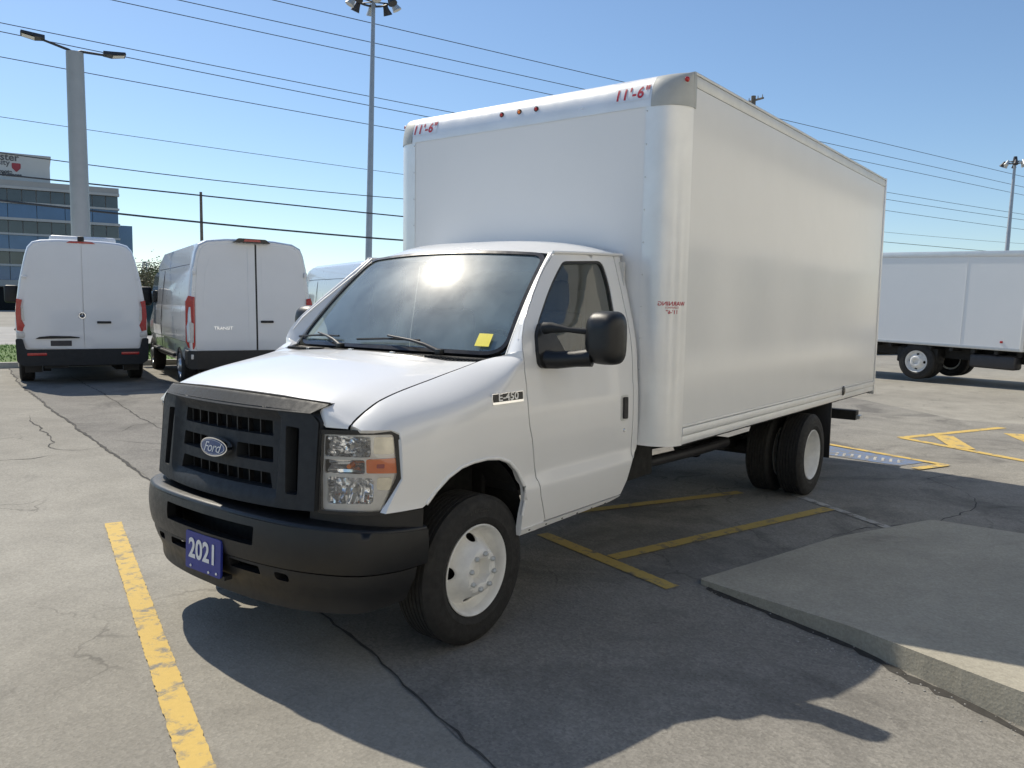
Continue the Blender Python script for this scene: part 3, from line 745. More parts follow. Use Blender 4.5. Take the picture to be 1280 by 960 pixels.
# oval badge
def oval(rx, rz, n=40): return [(rx*math.cos(2*math.pi*k/n), rz*math.sin(2*math.pi*k/n)) for k in range(n)]
badge = panel('badge', oval(.112, .045), [], lambda a, b: gril(a, .992+b, .016+.006*(1-(a/.112)**2)), 'chrome', gr, .02, (-.03, 0, 0), (1, 0, 0))
panel('badge_field', oval(.103, .0385), [], lambda a, b: gril(a, .992+b, .0185+.006*(1-(a/.112)**2)), 'ford_blue', badge, .02, None, (1, 0, 0))
text('badge_script', 'Ford', .066, lambda a, b: gril(a*1.15, .990+b, .0205+.006*(1-(a/.112)**2)), 'white', badge, shear=.35, space=.92)
V, F = lathe_data([(1.0, 0), (.965, .0)], 48); obj('badge_ring', [Vector(gril(v[0]*.098, .992+v[2]*.0345, .0195+.006*(1-(v[0]*.098/.112)**2))) for v in V], F, 'white', badge)
# headlights
def headlight(sgn):
    fl = (lambda V, F: (V, F)) if sgn > 0 else mir
    ho = rounded([(.037, 1.131), (.221, 1.136), (.395, 1.135), (.412, 1.122), (.432, .917), (.362, .760), (.058, .760)], [.01, 0, .02, .01, .02, .02, .01], 4)
    hi = rounded([(.052, 1.112), (.385, 1.119), (.408, .937), (.346, .778), (.072, .774)], [.012, .02, .02, .02, .012], 4)
    W = Vector((1, .6, 0))
    V, F = fl(*panel_data(ho, [hi], lambda s, z: head(s, z, .004), .03, (-.03, -.01, 0), W, (-.05, -.02, 0))); h = obj('headlight', V, F, 'gloss_black', truck, 35)
    # reflector housing set back behind the lens
    hb = inset(ho, .004)
    cells = [rounded([(.066, 1.104), (.285, 1.104), (.288, 1.014), (.066, 1.010)], .012), rounded([(.068, .998), (.262, 1.002), (.266, .940), (.070, .936)], .012), rounded([(.083, .922), (.305, .922), (.310, .808), (.092, .800)], .02)]
    V, F = fl(*panel_data(hb, cells, lambda s, z: head(s, z, -.018), .03, (-.03, 0, 0), W, (-.012, -.006, 0))); obj('lamp_housing', V, F, M['lamp_white'], h, 35)
    for k, cell in enumerate(cells):
        s0 = sum(p[0] for p in cell)/len(cell); z0 = sum(p[1] for p in cell)/len(cell)
        def bowl(s, z, k=k, s0=s0, z0=z0):
            d = ((s-s0)/.12)**2+((z-z0)/.06)**2
            rib = (.006*math.sin(s*170) if k == 2 else .005*math.sin(z*260+s*40) if k == 0 else .005*math.sin(z*200))
            return head(s, z, -.085+.05*min(1, d)+rib)
        V, F = fl(*panel_data(inset(cell, -.004), [], bowl, .010, None, W)); obj('reflector', V, F, M['lamp_chrome'], h, 25)
        V, F = tube_data([head(s0+.02, z0, -.07), head(s0+.02, z0, -.028)], [.014, .011], 12); V, F = fl([Vector(v) for v in V], F); obj('bulb', V, F, 'amber' if k == 1 else 'lens_white', h, 50)
    ao = rounded([(.270, 1.006), (.404, 1.011), (.412, .944), (.274, .946)], .008)
    V, F = fl(*panel_data(ao, [], lambda s, z: head(s, z, -.006), .02, (-.02, -.008, 0), W)); a = obj('turn_signal', V, F, 'amber', h, 35)
    V, F = fl(*panel_data(rounded([(.318, .986), (.352, .987), (.352, .968), (.318, .968)], .004), [], lambda s, z: head(s, z, -.003), .02, None, W)); obj('reflector_tile', V, F, 'red', a, 35)
    for (q0, q1, r0, r1) in ((.300, .392, 1.030, 1.105), (.322, .39, .87, .925)):
        V, F = fl(*panel_data(rounded([(q0, r1), (q1, r1), (q1, r0), (q0, r0)], .012), [], lambda s, z: head(s, z, -.012), .015, None, W)); obj('side_reflector', V, F, M['lamp_cream'], h, 35)
    V, F = fl(*panel_data(inset(ho, .008), [], lambda s, z: head(s, z, .001), .05, None, W)); obj('lens', V, F, 'lampglass', h, 35)
    # filler under the lamp
    V, F = fl(*panel_data([(.0, .66), (.56, .66), (.56, .765), (.37, .765), (.0, .765)], [], lambda s, z: head(s, z, -.025), .05, None, W)); obj('lamp_filler', V, F, 'black', truck, 35)
def lampmats():
    m, t, b = nt('lamp_reflector_chrome'); c = objco(t)
    t.links.new(ramp(t, noise(t, 40, 3, .6, 0, c), [(.3, (.80, .82, .85)), (.7, (.93, .94, .96))]), b.inputs['Base Color']); b.inputs['Metallic'].default_value = .8; b.inputs['Roughness'].default_value = .12; M['lamp_chrome'] = m
    M['lamp_white'] = simple('lamp_housing_silver', (.86, .87, .88), .2, .12, .04, 30, coat=1)
    M['lamp_cream'] = simple('lamp_side_reflector', (.74, .71, .62), .22, .5, .15, 30)
lampmats()
headlight(1); headlight(-1)
# bumper
slots = [rounded([(-.37, .672), (.37, .672), (.365, .585), (-.365, .585)], .012)]
bs = 1.24
bo = [(-bs, .51), (-.9, .502), (-.5, .505), (0, .508), (.5, .505), (.9, .502), (bs, .51), (bs, .67), (.9, .695), (.5, .703), (0, .712), (-.5, .703), (-.9, .695), (-bs, .67)]
BIN = lambda p: (-.06 if abs(p.y) < .8 else -.02, -.04*p.y, 0)
bmp_ = panel('bumper', bo, slots, lambda s, z: bpt(s, z, .012*(1-((z-.605)/.1)**2)), 'bumper', truck, .035, BIN, (1, 0, 0), 40, lambda p: (-.05, 0, 0))
def ledge(u, v):
    s = (2*u-1)*bs; z0 = lerp(.712, .67, (abs(s)/bs)**2)
    q = v*math.pi/2
    if v < .4: t = v/.4*math.pi/2; return bpt(s, z0+.016*math.sin(t), -.02*(1-math.cos(t)))
    return bpt(s, z0+.016+.012*(v-.4)/.6, -.02-.13*(v-.4)/.6)
grid('bumper_ledge', ledge, 60, 8, 'bumper', bmp_, 50)
vh = [rounded([(.165, .488), (.375, .484), (.385, .445), (.175, .448)], .01), rounded([(.47, .478), (.555, .474), (.56, .438), (.48, .440)], .018)]
vh += [[(-a, b) for a, b in reversed(h)] for h in vh]
vo_ = [(-1.16, .345), (-.9, .31), (-.5, .30), (0, .30), (.5, .30), (.9, .31), (1.16, .345), (1.19, .50), (.9, .492), (.5, .496), (0, .499), (-.5, .496), (-.9, .492), (-1.19, .50)]
panel('bumper_valance', vo_, vh, lambda s, z: bpt(s, z, -.014-.20*(.5-z)-.008*math.sin((z-.3)*30)), 'black', bmp_, .035, BIN, (1, 0, 0), 40, lambda p: (-.05, 0, 0))
def backing(u, v):
    s = (2*u-1)*1.18; return bpt(s, lerp(.30, .72, v), -.16)
grid('bumper_core', backing, 30, 4, 'void', bmp_, 60)
bolt = [bpt(.03, .605, -.03)]
# plate with the model year
def plq(a, b): return (.908-.04*b, a, .478+b)
pl = panel('year_plate', rounded([(-.150, -.092), (.150, -.092), (.150, .092), (-.150, .092)], .012), [], plq, 'blue_plate', truck, .08, (-.012, 0, 0), (1, 0, 0))
def onp(a, b): p = plq(a, b); return (p[0]+.003, p[1], p[2])
text('plate_number', '2021', .118, lambda a, b: onp(a, b*1.12+.008), 'white', pl, bold=.0035, space=1.02)
for a, b in ((-.10, -.075), (.12, -.072), (.055, -.078)):
    V, F = lathe_data([(0, .004), (.006, .003), (.007, 0)], 10); obj('plate_screw', [Vector((v[1]+.910-.04*b, v[0]+a, v[2]+.478+b)) for v in V], F, 'white', pl)
box('plate_bracket', (.86, -.16, .38), (.902, .17, .40), 'black', truck)
# model badge on the front fender
def fb(a, b, d): x = -.17-a; z = 1.228+b; return (x, S(x, z)+d, z)
eb = panel('model_badge', [(-.125, -.024), (.125, -.024), (.125, .030), (-.125, .030)], [], lambda a, b: fb(a, b, .006), 'chrome', truck, .05, (0, -.01, 0), (0, 1, 0))
panel('badge_plate', [(-.12, -.012), (.12, -.012), (.12, .027), (-.12, .027)], [], lambda a, b: fb(a, b, .0075), 'gloss_black', eb, .05, None, (0, 1, 0))
text('badge_letters', 'E-450', .052, lambda a, b: fb(a*1.38, b+.008, .009), 'alu', eb, bold=.001)
# wheels
def wheel(cx, cy, sgn, rr=.376, w=.228, deep=False, rimmat='rim', parent=truck, hz=None, rimr=.222):
    k = rr/.376; hz = rr if hz is None else hz; h = w/2
    e = bpy.data.objects.new('wheel', None); C.objects.link(e); e.parent = parent; e.location = (cx, cy, hz); e.empty_display_size = .1
    if sgn < 0: e.rotation_euler = (0, 0, math.pi)
    prof = [(.226*k, -h*.82), (.25*k, -h*.98), (.30*k, -h*1.02), (.345*k, -h*.95), (.366*k, -h*.80)]
    for i in range(-3, 4):
        y = i*h*.22
        prof += [(.3745*k, y-h*.085), (.376*k, y-h*.07), (.376*k, y+h*.07), (.3745*k, y+h*.085), (.364*k, y+h*.09), (.364*k, y+h*.13)] if i < 3 else [(.3745*k, y-h*.085), (.375*k, y+h*.085)]
    prof += [(.366*k, h*.80), (.358*k, h*.88), (.345*k, h*.95), (.325*k, h*.99), (.30*k, h*1.02), (.272*k, h*1.0), (.268*k, h*1.015), (.25*k, h*.98), (.232*k, h*.86), (.226*k, h*.82)]
    V, F = lathe_data(prof, 64); obj('tyre', V, F, 'rubber', e, 35)
    if parent is truck:
        V, F = text_data('LT225/75R16', .026, bold=.0008); L = .62
        V = [(0.305+v[1], math.pi/2-v[0]/.305) for v in V]
        obj('sidewall_lettering', [(a*math.cos(q), h*1.026-abs(a-.305)*.05, a*math.sin(q)) for a, q in V], F, M['rubber_raised'], e)
    r = rimr*k/.982*.998
    d = -.11 if deep else 0.
    y0 = h*.86
    pr = [(.222*k, -h*.85), (.19*k, -h*.6), (.185*k, y0-.07+d*.4), (.200*k, y0-.05), (.214*k, y0-.012), (.228*k, y0-.004), (.231*k, y0+.006), (.226*k, y0+.010), (.220*k, y0+.004), (.212*k, y0-.008), (.206*k, y0-.035), (.199*k, y0-.07+d)]
    V1, F1 = lathe_data(pr, 64)
    def disc(a, b):
        rad = math.hypot(a, b)/k
        y = herm([0, .06, .062, .072, .105, .118, .150, .178, .199], [-.02, -.02, .026, .036, .036, .020, -.034, -.066, -.072], rad) if not deep else herm([0, .07, .075, .11, .15, .199], [.03, .03, .0, .0, .01, .02], rad)-.05
        return (a, y0+y+d, b)
    holes = []
    for q in range(4):
        a0 = R(3+90*q); hr = .156*k
        hole = []
        for j in range(20):
            t = 2*math.pi*j/20; rad = hr+.019*k*math.sin(t); ang = a0+.032*k*math.cos(t)/hr; hole.append((rad*math.cos(ang), rad*math.sin(ang)))
        holes.append(hole)
    circ = [(.199*k*math.cos(2*math.pi*j/64), .199*k*math.sin(2*math.pi*j/64)) for j in range(64)]
    V2, F2 = panel_data(circ, holes, disc, .016*k, None, (0, 1, 0), (0, -.012, 0))
    V, F = merge([(V1, F1), (V2, F2)]); rim = obj('rim', V, F, rimmat, e, 35)
    obj('brake_drum', *lathe_data([(0, y0-.10+d), (.18*k, y0-.10+d), (.185*k, -h*.7)], 32), 'void', e)
    if parent is truck and not deep:
        lm = None
        for q in range(8):
            a0 = 2*math.pi*q/8+.2; cxx = .088*k*math.cos(a0); czz = .088*k*math.sin(a0); yy = disc(cxx, czz)[1]
            if lm is None:
                V, F = tube_data([(0, -.004, 0), (0, .014, 0), (0, .022, 0)], [.013*k, .013*k, .008*k], 6); ln = obj('lug_nut', V, F, 'alu_dull', e); lm = ln.data
            else: ln = link('lug_nut', lm, None, e)
            ln.location = (cxx, yy, czz)
    return e
wheel(0, .86, 1); wheel(0, -.86, -1)
for s in (1, -1):
    wheel(-4.47, s*1.115, s, deep=True); wheel(-4.47, s*.83, s, deep=True)
# chassis
fr = boxes('chassis_frame', [((-6.45, .36, .58), (.55, .44, .74)), ((-6.45, -.44, .58), (.55, -.36, .74))] + [((x, -.40, .60), (x+.08, .40, .70)) for x in (-6.3, -5.4, -3.4, -2.4, -1.2, .2)], 'chassis', truck)
tube('rear_axle', [(-4.47, -.8, .376), (-4.47, -.15, .376), (-4.47, -.1, .376), (-4.47, .1, .376), (-4.47, .15, .376), (-4.47, .8, .376)], [.07, .07, .17, .17, .07, .07], 'chassis', truck, 14)
tube('front_beam', [(0, -.75, .36), (0, -.5, .30), (0, .5, .30), (0, .75, .36)], .06, 'chassis', truck)
tube('drive_shaft', [(-1.2, 0, .55), (-4.4, 0, .40)], .05, 'chassis', truck)
box('fuel_tank', (-3.0, -.30, .42), (-1.9, .34, .72), 'chassis', truck, .05)
tube('exhaust', [(-1.2, .3, .48), (-2.6, .45, .46), (-3.5, .55, .47), (-3.9, .62, .5)], .045, 'darkmetal', truck)
box('battery_box', (-2.15, .50, .50), (-1.72, .80, .78), 'chassis', truck, .02)
for s in (1, -1):
    for x0, x1 in ((-5.25, -3.7),):
        boxes('leaf_spring', [((x0, s*.50-.035, .44), (x1, s*.50+.035, .47)), ((x0+.2, s*.50-.035, .41), (x1-.2, s*.50+.035, .44)), ((x0+.4, s*.50-.035, .38), (x1-.4, s*.50+.035, .41))], 'chassis', truck)
    box('mud_flap', (-5.02, s*1.22 if s < 0 else .64, .27), (-5.0, -.64 if s < 0 else 1.22, .86), 'black', truck, .006)
rb = box('rear_step', (-6.62, -1.10, .47), (-6.50, 1.07, .58), 'chassis', truck, .01)
box('step_end', (-6.625, 1.07, .485), (-6.505, 1.11, .525), 'alu_dull', rb)
boxes('step_bracket', [((-6.56, s*.4-.04, .50), (-6.45, s*.4+.04, .82)) for s in (1, -1)], 'chassis', rb)
# cargo box
XF, RC, ZT, ZB, XR, HW = -1.5325, .177, 3.137, .822, -6.57, 1.224
cb = boxes('box_floor_frame', [((XR+.05, -HW+.03, ZB-.02), (XF-RC, HW-.03, ZB+.06))] + [((x, -1.02, ZB-.09), (x+.07, 1.02, ZB-.021)) for x in [XR+.3+.405*i for i in range(11)]], 'chassis', truck)
box('front_wall', (XF-.03, -HW+RC+.02, ZB), (XF, HW-RC-.02, 2.945), 'sheet', truck)
box('box_roof', (XR+.02, -HW+.03, ZT-.03), (XF-RC+.01, HW-.03, ZT-.012), 'alu_dull', truck)
for s in (1, -1):
    y0, y1 = (HW-.03, HW) if s > 0 else (-HW, -HW+.03)
    w = box('side_wall', (XR+.04, y0, ZB+.125), (XF-RC-.004, y1, ZT-.085), 'panel', truck)
    boxes('bottom_rail', [((XR+.04, y0-.004, ZB), (XF-RC-.004, y1+.004, ZB+.052)), ((XR+.04, y0-.004, ZB+.056), (XF-RC-.004, y1+.007, ZB+.105)), ((XR+.04, y0-.004, ZB+.109), (XF-RC-.004, y1+.003, ZB+.124))] if s > 0 else
          [((XR+.04, y0-.004, ZB), (XF-RC-.004, y1, ZB+.125))], 'alu', truck, .002)
    boxes('top_rail', [((XR+.04, y0-.003, ZT-.083), (XF-RC-.004, y1+.004, ZT-.014)), ((XR+.03, y0-.003, ZT-.013), (XF-RC-.004, y1+.010, ZT+.004))] if s > 0 else
          [((XR+.04, y0-.003, ZT-.083), (XF-RC-.004, y1, ZT+.004))], 'alu_dull', truck, .002)
    a0, a1 = (HW-.06, HW+.012) if s > 0 else (-HW-.012, -HW+.06)
    box('rear_post', (XR, a0, ZB-.04), (XR+.038, a1, ZT+.012), 'alu', truck, .006)
    # rounded corner post
    def post(u, v, s=s):
        if u < .18: return (XF+.003, s*(lerp(HW-RC-.055, HW-RC+.0, u/.18)), lerp(ZB-.004, 2.935, v))
        q = (u-.18)/.82*math.pi/2; return (XF-RC+(RC+.003)*math.cos(q), s*(HW-RC+(RC+.003)*math.sin(q)), lerp(ZB-.004, 2.935, v))
    cp = grid('corner_post', post, 18, 12, 'alu', truck, 50, s < 0)
    bm = bmesh.new()
    for z in [ZB+.08+.2*i for i in range(11)]:
        g = bmesh.ops.create_icosphere(bm, subdivisions=1, radius=.005)
        for v in g['verts']: v.co += Vector((XF+.004, s*(HW-RC-.045), z))
    from_bm('rivets', bm, 'alu_dull', cp)
    def ccap(u, v, s=s):
        if u < .12: q = 0; yy = lerp(HW-RC-.02, HW-RC, u/.12); b = v*math.pi/2; g = math.cos(b)**.62 if v < 1 else 0; return (XF-RC+(RC+.007)*g, s*yy, 2.925+.212*math.sin(b))
        q = (u-.12)/.88*math.pi/2; b = v*math.pi/2; g = max(0, math.cos(b))**.62; gy = max(0, math.cos(b))**.10 if v < 1 else .0
        gy = 1-.04*v if v < .97 else .96
        return (XF-RC+(RC+.007)*math.cos(q)*g, s*(HW-RC+(RC+.007)*math.sin(q)*gy), 2.925+.212*math.sin(b))
    cc = grid('corner_cap', ccap, 20, 14, 'cast', truck, 50, s < 0)
    box('cap_side', (XF-RC-.03, HW-.02 if s > 0 else -HW-.006, 2.925), (XF-RC+.006, HW+.006 if s > 0 else -HW+.02, ZT+.006), 'cast', cc, .004)
    box('cap_top', (XF-RC-.03, HW-RC-.02 if s > 0 else -HW+.004, ZT-.03), (XF-RC+.012, HW-.004 if s > 0 else -HW+RC+.02, ZT+.004), 'cast', cc, .003)
    V, F = lathe_data([(0, .014), (.011, .012), (.016, .005), (.017, 0)], 16); q = R(62)
    p = Vector((XF-RC+(RC+.007)*math.cos(q)*.78, s*(HW-RC+(RC+.007)*math.sin(q)*.985), 3.085)); rt = Matrix.Rotation(-(math.pi/2-q)*s if s > 0 else math.pi+(math.pi/2-q), 4, 'Z')
    ml = obj('corner_marker_light', [rt @ Vector(v)+p for v in V], F, 'red', truck, 50)
def cappt(y, b, d=0.):
    g = math.cos(b)**.62; return (XF-RC+(RC+.004+d)*g, y, 2.928+(.209+d)*math.sin(b))
grid('front_cap', lambda u, v: cappt(lerp(-HW+RC+.022, HW-RC-.022, u), v*math.pi/2*.999), 24, 18, 'alu', truck, 60)
def capz(y, z, d=.003): return cappt(y, math.asin(min(.999, max(0, (z-2.928)/.209))), d)
for y in (.885, -.90):
    ft = panel('clearance_decal', rounded([(y-.125, 2.975), (y+.125, 2.975), (y+.125, 3.07), (y-.125, 3.07)], .005), [], lambda a, b: capz(a, b, .0015), 'alu', truck, .03, None, (1, 0, 0))
    text('clearance_lettering', "11'-6\"", .098, lambda a, b, y=y: capz(y+a*.98, 3.018+b, .0032), 'redtext', ft, bold=.0022, space=1.08, shear=.04)
for y, mt in ((-.155, 'red'), (0., 'amber'), (.145, 'red')):
    V, F = lathe_data([(0, .012), (.008, .011), (.012, .005), (.013, 0)], 16); p = Vector(capz(y, 3.028))
    lt = obj('cap_marker_light', [Vector((v[1], v[0], v[2]))+p for v in V], F, mt, truck, 50)
    V, F = lathe_data([(.013, .004), (.018, .003), (.018, -.004)], 16); obj('light_grommet', [Vector((v[1], v[0], v[2]))+p for v in V], F, 'black', lt)
# warning decal on the corner post
def dec(a, b, d=.0045):
    q = R(50)-a/RC; return (XF-RC+(RC+d)*math.cos(q), HW-RC+(RC+d)*math.sin(q), 1.70+b)
dc = panel('warning_decal', [(-.105, -.055), (.105, -.055), (.105, .045), (-.105, .045)], [], lambda a, b: dec(a, b), M['alu'], truck, .03, None, (1, 1, 0))
text('warning_lettering', 'WARNING', .036, lambda a, b: dec(a*1.05, b+.020, .006), 'redtext', dc, bold=.0006)
text('warning_small_print', 'CLEARANCE', .016, lambda a, b: dec(a, b-.004, .006), 'redtext', dc)
text('warning_height', "11'-6\"", .034, lambda a, b: dec(a, b-.032, .006), 'redtext', dc, bold=.0006)
# side marker on the rail and rear doors of the box
V, F = lathe_data([(0, .014), (.03, .012), (.045, .006), (.048, 0)], 20); obj('side_marker_light', [Vector((v[0]-5.34, v[1]+HW+.006, v[2]*1.0+.905)) for v in V], F, 'gloss_black', truck, 50)
box('rear_door', (XR+.005, -HW+.06, ZB), (XR+.03, HW-.06, ZT-.10), 'sheet', truck)
box('rear_header', (XR+.002, -HW+.06, ZT-.099), (XR+.038, HW-.06, ZT), 'alu', truck)
# ------------------------------------------------------------------ parked vans
ST = R(248.4)
def boolean_cut(o, cutters):
    for c in cutters:
        md = o.modifiers.new('cut', 'BOOLEAN'); md.operation = 'DIFFERENCE'; md.object = c; md.solver = 'EXACT'
    dg = bpy.context.evaluated_depsgraph_get(); dg.update()
    me = bpy.data.meshes.new_from_object(o.evaluated_get(dg)); o.modifiers.clear(); old = o.data; o.data = me; bpy.data.meshes.remove(old)
    for c in cutters: m = c.data; bpy.data.objects.remove(c); bpy.data.meshes.remove(m)
    me.polygons.foreach_set('use_smooth', [True]*len(me.polygons)); me.set_sharp_from_angle(angle=R(32))
def cyl(x, y0, y1, z, r, n=40):
    V = []; 
    for y in (y0, y1):
        for k in range(n): q = 2*math.pi*k/n; V.append((x+r*math.cos(q), y, z+r*math.sin(q)))
    F = [(k, (k+1) % n, n+(k+1) % n, n+k) for k in range(n)] + [tuple(range(n-1, -1, -1)), tuple(range(n, 2*n))]
    return obj('cutter', V, F, None)
def loft(name, prof, stations, mat, parent, cuts=()):
    # prof: half profile (y, z) from the sill up to the roof centre; stations: (x, inset, zcap, ytrim)
    V = []; F = []
    full = [(y, z) for y, z in prof] + [(-y, z) for y, z in reversed(prof[:-1])]
    m = len(full); ztop = prof[-1][1]
    for (x, ins, cap, yt, lean) in stations:
        for y, z in full:
            zz = z
            if cap is not None and z > 1.0:
                zz = 1.0+(z-1.0)*(cap-1.0)/(ztop-1.0)
            cy = y*(1-ins*.9)*yt; cz = 1.2+(zz-1.2)*(1-ins)
            V.append((x+lean*max(0, z-.9), cy, cz))
    n = len(stations)
    for j in range(n-1):
        for k in range(m):
            a = j*m+k; b = j*m+(k+1) % m; F.append((a, b, b+m, a+m))
    F.append(tuple(range(m-1, -1, -1))); F.append(tuple((n-1)*m+k for k in range(m)))
    V = [(x, y, z) for x, y, z in V]
    o = obj(name, V, F, mat, parent, 32)
    bm = bmesh.new(); bm.from_mesh(o.data); bmesh.ops.recalc_face_normals(bm, faces=bm.faces); bm.to_mesh(o.data); bm.free()
    if cuts:
        cs = []
        pm = parent; o.parent = None
        for (x, z, r) in cs0(cuts): cs += [cyl(x, .58, 1.3, z, r), cyl(x, -1.3, -.58, z, r)]
        boolean_cut(o, cs); o.parent = pm; o.data.polygons.foreach_set('use_smooth', [True]*len(o.data.polygons)); o.data.set_sharp_from_angle(angle=R(32))
    return o
def cs0(c): return c
def yprof(prof, z):
    P = [(q, p) for p, q in prof]
    for (z0, y0), (z1, y1) in zip(P, P[1:]):
        if z0 <= z <= z1: return lerp(y0, y1, (z-z0)/(z1-z0) if z1 > z0 else 0)
    return P[-1][1]
BACK = (-1, 0, 0)
def rpanel(name, poly, x0, lean, mat, parent, dep=.02, holes=(), sp=.15):
    return panel(name, poly, list(holes), lambda y, z: (x0+lean*max(0, z-.9), y, z), mat, parent, sp, (dep, 0, 0), BACK, 35)

def sprinter(loc, label):
    van = empty('cargo_van', loc, ST, label, 'van', 'parked cargo vans')
    prof = [(.70, .40), (.90, .42), (.965, .55), (.99, .80), (1.0, 1.05), (.985, 1.30), (.92, 1.75), (.835, 2.15), (.79, 2.30), (.715, 2.39), (.60, 2.425), (.35, 2.445), (0, 2.45)]
    stn = [(.03, .035, None, 1, .05), (.05, .014, None, 1, .05), (.10, .003, None, 1, .045), (.2, 0, None, 1, .04), (.8, 0, None, 1, 0), (2.4, 0, None, 1, 0), (3.9, 0, None, 1, 0), (4.35, 0, 2.40, .99, -.0), (4.75, 0, 2.1, .975, 0), (5.2, 0, 1.55, .96, 0), (5.35, .0, 1.36, .95, 0), (5.75, .02, 1.20, .92, 0), (5.9, .05, 1.12, .86, 0)]
    body = loft('body', prof, stn, 'vanpaint', van, [(1.0, .36, .44), (4.9, .36, .44)])
    XB = .018; LN = .05
    L = rounded([(-.008, .60), (-.008, 2.36), (-.57, 2.35), (-.70, 2.27), (-.765, 2.05), (-.845, 1.60), (-.885, 1.2), (-.88, .78), (-.84, .62)], [.01, .01, .06, .06, .1, .1, .1, .08, .08])
    for s in (1, -1):
        # left door is at +y
        d = rpanel('rear_door', [(-s*a, b) for a, b in L], XB, LN, 'vanpaint', van, .03)
        rpanel('door_pressing', rounded([(s*.10, 1.42), (s*.10, 2.20), (s*.56, 2.17), (s*.65, 1.95), (s*.74, 1.42)], .06), XB-.003, LN, 'vanpaint', d, .004)
        # lamps
        t = [(.885, 1.42), (.965, 1.44), (.985, 1.2), (.975, .92), (.90, .90), (.86, 1.0), (.905, 1.1), (.91, 1.3)]
        lp = panel('tail_lamp', [(s*a, b) for a, b in t], [], lambda y, z: (.015+.04*max(0, abs(y)-.88)*4, y, z), 'red', van, .05, (.09, 0, 0), BACK, 35)
        t2 = [(.875, 1.30), (.90, 1.30), (.905, 1.12), (.885, 1.06), (.862, 1.08)]
        panel('reverse_lamp', [(s*a, b) for a, b in t2], [], lambda y, z: (.008, y, z), 'lens_white', lp, .05, (.04, 0, 0), BACK)
        box('lamp_base', (.012, s*.86 if s > 0 else -.985, .80), (.10, .985 if s > 0 else -.86, .885), 'lens_white', lp, .01)
        box('hinge', (.02, s*.83-.02, 1.78), (.06, s*.83+.04*s+.02, 1.82), 'vanpaint', d, .006)
        box('bumper_reflector', (-.052, s*.70-.14, .50), (-.04, s*.70+.14, .545), 'red', van, .004)
        box('mirror', (4.55, s*1.00 if s > 0 else -1.26, 1.35), (4.70, 1.26 if s > 0 else -1.00, 1.72), 'black', van, .05, 3)
        box('wheel_house', (.5, s*.50 if s > 0 else -.62, .2), (1.5, .62 if s > 0 else -.50, .9), 'void', van)
        wheel(1.0, s*.86, s, .35, .23, False, 'alloy', van); wheel(4.9, s*.86, s, .35, .23, False, 'alloy', van)
        box('mud_flap', (.52, s*.76-.13, .18), (.535, s*.76+.13, .42), 'black', van)
    bo_ = rounded([(-.99, .40), (-.90, .33), (.90, .33), (.99, .40), (1.0, .78), (.90, .78), (.86, .60), (-.86, .60), (-.90, .78), (-1.0, .78)], .03)
    panel('rear_bumper', bo_, [], lambda y, z: (-.045+.16*max(0, abs(y)-.80)**1.3+.02*abs(z-.5), y, z), 'plastic', van, .08, (.25, 0, 0), BACK, 40)
    box('underbody', (.1, -.62, .30), (5.6, .62, .46), 'chassis', van)
    box('tow_socket', (.02, .25, .28), (.12, .60, .34), 'chassis', van)
    V, F = lathe_data([(0, .012), (.05, .01), (.055, 0)], 24); em = obj('round_emblem', [Vector((XB-.004+LN*.27-v[1], v[0]+.02, v[2]+1.17)) for v in V], F, 'darkmetal', van, 40)
    V, F = lathe_data([(.044, .0135), (.052, .0135)], 24); V2, F2 = merge([(V, F)] + [tube_data([(0, .014, 0), (.045*math.sin(q), .014, .045*math.cos(q))], .005, 6) for q in (0, 2*math.pi/3, 4*math.pi/3)])
    obj('emblem_star', [Vector((XB-.004+LN*.27-v[1], v[0]+.02, v[2]+1.17)) for v in V2], F2, 'chrome', em)
    box('door_handle', (XB-.028, -.42, 1.035), (XB+.01, -.20, 1.075), 'black', van, .012)
    g = rpanel('plate_garnish', rounded([(.72, .775), (.66, .81), (.50, .825), (.20, .82), (.06, .80), (.08, .785)], .01), XB-.022, 0, 'black', van, .03)
    rpanel('plate_blank', [(.50, .655), (.19, .655), (.19, .745), (.50, .745)], XB-.006, 0, 'darkmetal', van, .01)
    rpanel('high_brake_light', rounded([(-.22, 2.385), (.22, 2.385), (.17, 2.415), (-.17, 2.415)], .01), XB-.01+.01, LN, 'red', van, .03)
    box('rear_camera', (.07, -.05, 2.42), (.15, .05, 2.50), 'black', van, .015)
    u = box('roof_unit', (.9, -.60, 2.43), (2.1, .45, 2.56), 'vanpaint', van, .05, 3)
    panel('windscreen', rounded([(-.80, 1.42), (.80, 1.42), (.70, 2.05), (-.70, 2.05)], .06), [], lambda y, z: (lerp(5.33, 4.82, (z-1.4)/.65)+.012, y, z+.02), 'darkglass', van, .2, None, (1, 0, 0))
    for s in (1, -1):
        so = rounded([(4.45, 1.42), (5.02, 1.42), (4.70, 1.92), (4.35, 1.98), (4.05, 1.98), (4.05, 1.42)], .05)
        panel('side_glass', so, [], lambda x, z, s=s: (x, s*(yprof(prof, z)*.985+.008), z), 'darkglass', van, .15, None, (0, s, 0))
        obj('side_moulding', *tube_data([(.4, s*1.0, .92), (4.4, s*1.0, .92)], .02, 6), 'plastic', van)
    return van

